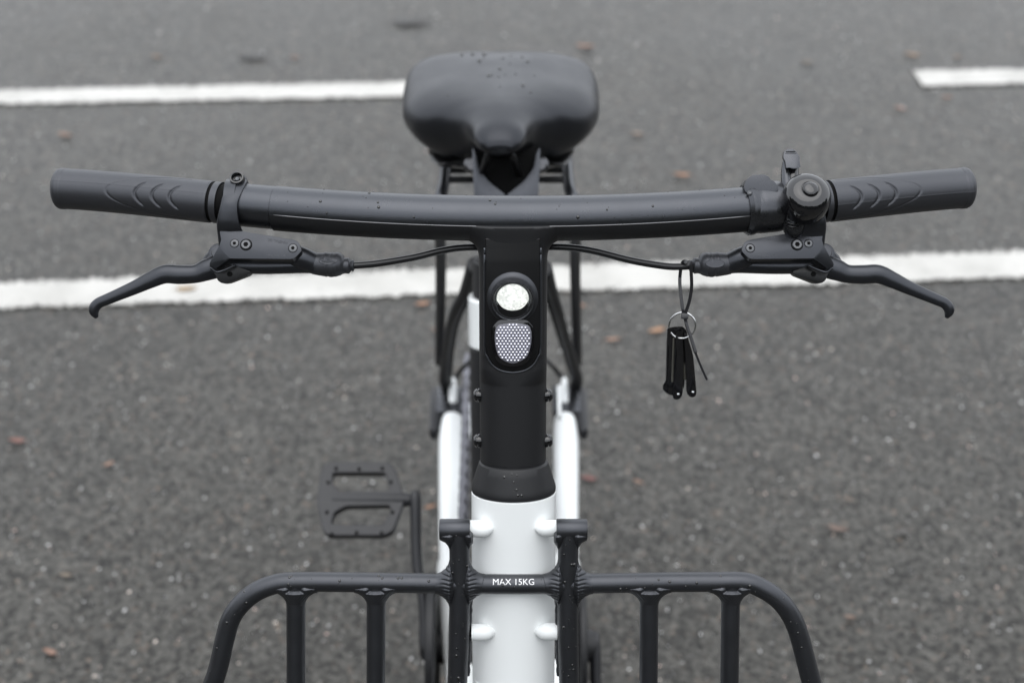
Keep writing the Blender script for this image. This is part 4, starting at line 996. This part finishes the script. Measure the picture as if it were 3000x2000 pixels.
for sx in (-1, 1):
    add('fork_leg', tube('fork_leg', [crown+Vector((sx*.02, 0, 0)), crown+Vector((sx*.055, -.01, -.04)), Vector((sx*.06, -.25, .50)), Vector((sx*.06, -.315, .345))], [.02, .019, .016, .011], N=24, sub=6), WHITE, FK, 180)

# ---- rain drops lying on the dark tubes
def drops(name, lst, parent):
    vs = []; fs = []
    for c, nn, r in lst:
        x, y, z = frame(nn); b0 = len(vs); st = random.uniform(1.0, 1.25)
        for j, (rr_, hh) in enumerate(((1, -.05), (.93, .30), (.66, .56), (.30, .69))):
            for k in range(10):
                a = 2*math.pi*k/10; vs.append(Vector(c)+x*(r*rr_*math.cos(a))+y*(r*rr_*st*math.sin(a))+z*(r*hh))
        vs.append(Vector(c)+z*(r*.72))
        for j in range(3):
            for k in range(10): fs.append((b0+j*10+k, b0+j*10+(k+1) % 10, b0+j*10+10+(k+1) % 10, b0+j*10+10+k))
        for k in range(10): fs.append((b0+30+k, b0+30+(k+1) % 10, b0+40))
    return add(name, mkmesh(name, vs, fs), DROP, parent, 180, kind='stuff')
rd = random.Random(11); dl = []
def rsz(): return 0.00035+0.0009*rd.random()**3
for i in range(48):                                            # bar
    px = rd.uniform(830, 2170); c = barpx(px); a = R(rd.uniform(-15, 95)); nn = (NC*math.cos(a)+UP*math.sin(a)).normalized(); dl.append((c+nn*RB, nn, rsz()))
for i in range(95):                                           # rack hoop
    k = rd.uniform(0.3, len(HP)-1.3); j = int(k); c = HP[j].lerp(HP[j+1], k-j)
    t = (HP[j+1]-HP[j]).normalized(); b_ = t.cross(SN).normalized(); b_ = b_ if b_.dot(UP) > 0 else -b_
    if abs(c.x+0.037) < .012 or abs(c.x-.04) < .012: continue
    a = R(rd.uniform(-20, 70)); nn = (SN*math.cos(a)+b_*math.sin(a)).normalized(); dl.append((c+nn*(RR-0.0002), nn, rsz()*1.1))
for i in range(45):                                            # rack arms
    cc = ca if i % 2 else cb; k = rd.uniform(0.05, 2.9); j = int(k); c = ar(*cc[j]).lerp(ar(*cc[j+1]), k-j); a = R(rd.uniform(-50, 50)); nn = (SN*math.cos(a)+RT*math.sin(a)); dl.append((c+nn*0.0079, nn, rsz()*1.1))
for i in range(38):                                            # collar, mostly near its middle
    t = rd.random(); l0, l1 = ltos(1352), ltos(1416); l = l0+(l1-l0)*t; r = .0256+(.0316-.0256)*t; a = R(rd.gauss(5, 16)); nn = Vector((math.sin(a), 0, 0))+SN*(0.86*math.cos(a)); c = COLO+SDN*l+Vector((r*math.sin(a), 0, 0))+SN*(r*.86*math.cos(a))
    dl.append((c, (SN*math.cos(a)+Vector((math.sin(a), 0, 0))-SDN*.35).normalized(), rsz()))
drops('rain_drops', dl, BIKE)
# saddle drops
sdl = []
from mathutils.bvhtree import BVHTree
sbt = BVHTree.FromPolygons([v.co for v in SAD.data.vertices], [p.vertices[:] for p in SAD.data.polygons])
for i in range(22):
    x = XS+rd.gauss(-.01, .028); Y = rd.uniform(.50, .63); hit = sbt.ray_cast(Vector((x, Y, 1.2)), Vector((0, 0, -1)))
    if hit[0]: sdl.append((hit[0], hit[1] if hit[1].z > 0 else -hit[1], .0010+.0020*rd.random()**2))
drops('saddle_rain_drops', sdl, BIKE)

# ================================================================== keys hanging from the hose
def hd(y, o=0.0): return 1.0575+((y-780)/F*1.05)*math.tan(PITCH)+o
def K(x, y, o=0.0): return at(x, y, hd(y, o))
TI = thing('cable_tie', 'black nylon cable tie looped over the right brake hose, holding the key ring', 'cable tie', K(2006, 926))
def strap(name, pts, w=0.0024, t=0.0011, parent=TI):
    arr = catmull([tuple(p) for p in pts], 6); rings = []
    for i in range(len(arr)):
        a = Vector(arr[max(i-1, 0)]); b_ = Vector(arr[min(i+1, len(arr)-1)]); tg = (b_-a).normalized(); nn = (NC-tg*NC.dot(tg)).normalized(); s = tg.cross(nn); c = Vector(arr[i])
        rings.append([c+s*(w/2)+nn*(t/2), c-s*(w/2)+nn*(t/2), c-s*(w/2)-nn*(t/2), c+s*(w/2)-nn*(t/2)])
    return add(name, ringsmesh(name, rings), TIE, parent, 40)
lp = [(1994, 800), (1992, 830), (1995, 868), (2000, 905), (2004, 925)]
strap('strap', [K(2014, 769, -.0040), K(2024, 776, -.0042), K(2025, 800, -.0025), K(2026, 840, 0), K(2020, 880, 0), K(2010, 912, 0), K(2006, 926, 0)])
strap('strap', [K(2016, 768, -.0040), K(2003, 766, 0.0035), K(1996, 780, .0045), K(1992, 810, .0035), K(1992, 835, .003), K(1995, 868, .002), K(2000, 905, .001), K(2004, 926, 0)])
for k in range(26):
    t = k/25; y = 815+t*90; x = 1992+8*t*t; c = K(x, y, .0022-.001*t)
    add('tie_tooth', box('tie_tooth', c-Vector((0, 0, 0))-NC*-.0006, .0010, .00045, .0003, (RT, UP, NC)), TIE, TI, None)
strap('strap', [K(2007, 932, -.001), K(2014, 960, -.0035), K(2024, 988, -.005), K(2034, 1020, -.006), K(2038, 1034, -.006)], w=.0024)
for k in range(24):
    t = k/23; y = 945+t*84; x = 2010+28*t; c = K(x, y, -.0025-.0035*t)
    add('tie_tooth', box('tie_tooth', c+NC*.0012, .0010, .0004, .0003, (RT, UP, NC)), TIE, TI, None)
strap('tail', [K(2037, 1032, -.006), K(2052, 1070, -.006), K(2071, 1112, -.005)], w=.0017, t=.0008)
add('tie_head', box('tie_head', K(2006, 926, -.0005), .0027, .0022, .0024, ((RT*.98-UP*.1), (UP*.98+RT*.1), NC), .0006), TIE, TI, 40)
# ring
KR = thing('key_ring', 'shiny steel split ring hanging in the cable tie', 'key ring', K(1999, 952))
for j in range(2):
    n1 = 60; cR = K(1999, 953, .0005+.0009*j); RX = .0098; rings = []
    for i in range(n1+1):
        a = 2*math.pi*i/n1; c = cR+RT*(RX*math.cos(a))+UP*(RX*math.sin(a))+NC*(.0035*math.cos(a-.8)); rad_ = (RT*math.cos(a)+UP*math.sin(a))
        rings.append([c+rad_*(.00075*math.cos(b_))+NC*(.0006*math.sin(b_)) for b_ in [2*math.pi*k/8 for k in range(8)]])
    add('ring_coil', ringsmesh('ring_coil', rings, False), STEEL, KR, 180)
# two folding keys
def key(name, label, side, face, groove, pin, o):
    T = thing(name, label, 'key', K(*pin), 'folding keys on the ring')
    f_ = [K(x, y, o-.003) for x, y in rounded(face, [6]*len(face), 3)]
    add('key_handle', extr('key_handle', f_, FW, .0065, .0007, 2), GLOSS, T, 40)
    s_ = [K(x, y, o) for x, y in rounded(side, 4, 2)]
    add('key_side', extr('key_side', s_, FW, .0060, .0006, 2), GLOSS, T, 40)
    g_ = [K(x, y, o-.0004) for x, y in groove]
    add('key_blade', extr('key_blade', g_, FW, .0012, .0002, 1), KEYBLADE, T, 40)
    add('key_pin', lathe('key_pin', K(*pin, o-.0031), NC, [(.0009, 0), (.0009, .0002), (.0001, .0003)], 14), STEEL, T, 30)
    return T
key('folding_key', 'left black folding key of the pair, blade edge showing in its slot',
    [(1955, 961), (1984, 966), (1982, 1160), (1958, 1155), (1943, 1143), (1943, 1128), (1952, 1110), (1954, 1020)],
    [(1981, 972), (1990, 968), (2000, 970), (2001, 1145), (1997, 1163), (1986, 1171), (1972, 1168), (1973, 1100)],
    [(1971, 990), (1976, 990), (1974, 1120), (1967, 1118)], (1987, 1153), 0.0)
key('folding_key', 'right black folding key of the pair, splayed outward behind the tie tail',
    [(1985, 958), (2007, 960), (2006, 1120), (2003, 1140), (2000, 1120)],
    [(2003, 974), (2012, 968), (2016, 990), (2031, 1040), (2041, 1150), (2037, 1162), (2024, 1164), (2013, 1154), (2008, 1060)],
    [(2003, 1060), (2007, 1075), (2012, 1112), (2002, 1112)], (2030, 1147), 0.002)
TOPC = [K(x, y, .001) for x, y in rounded([(1955, 961), (1975, 957), (2000, 956), (2012, 968), (2011, 974), (1984, 979)], 4, 2)]
ob = [o for o in bpy.data.objects if o.name == 'folding_key'][0]
add('key_head', extr('key_head', TOPC, FW-UP*.3, .0075, .0010, 2), GLOSS, ob, 40)

for o in bpy.data.objects:
    if o.type == 'MESH' and o.name.split('.')[0] in ('boss_stud',): pass
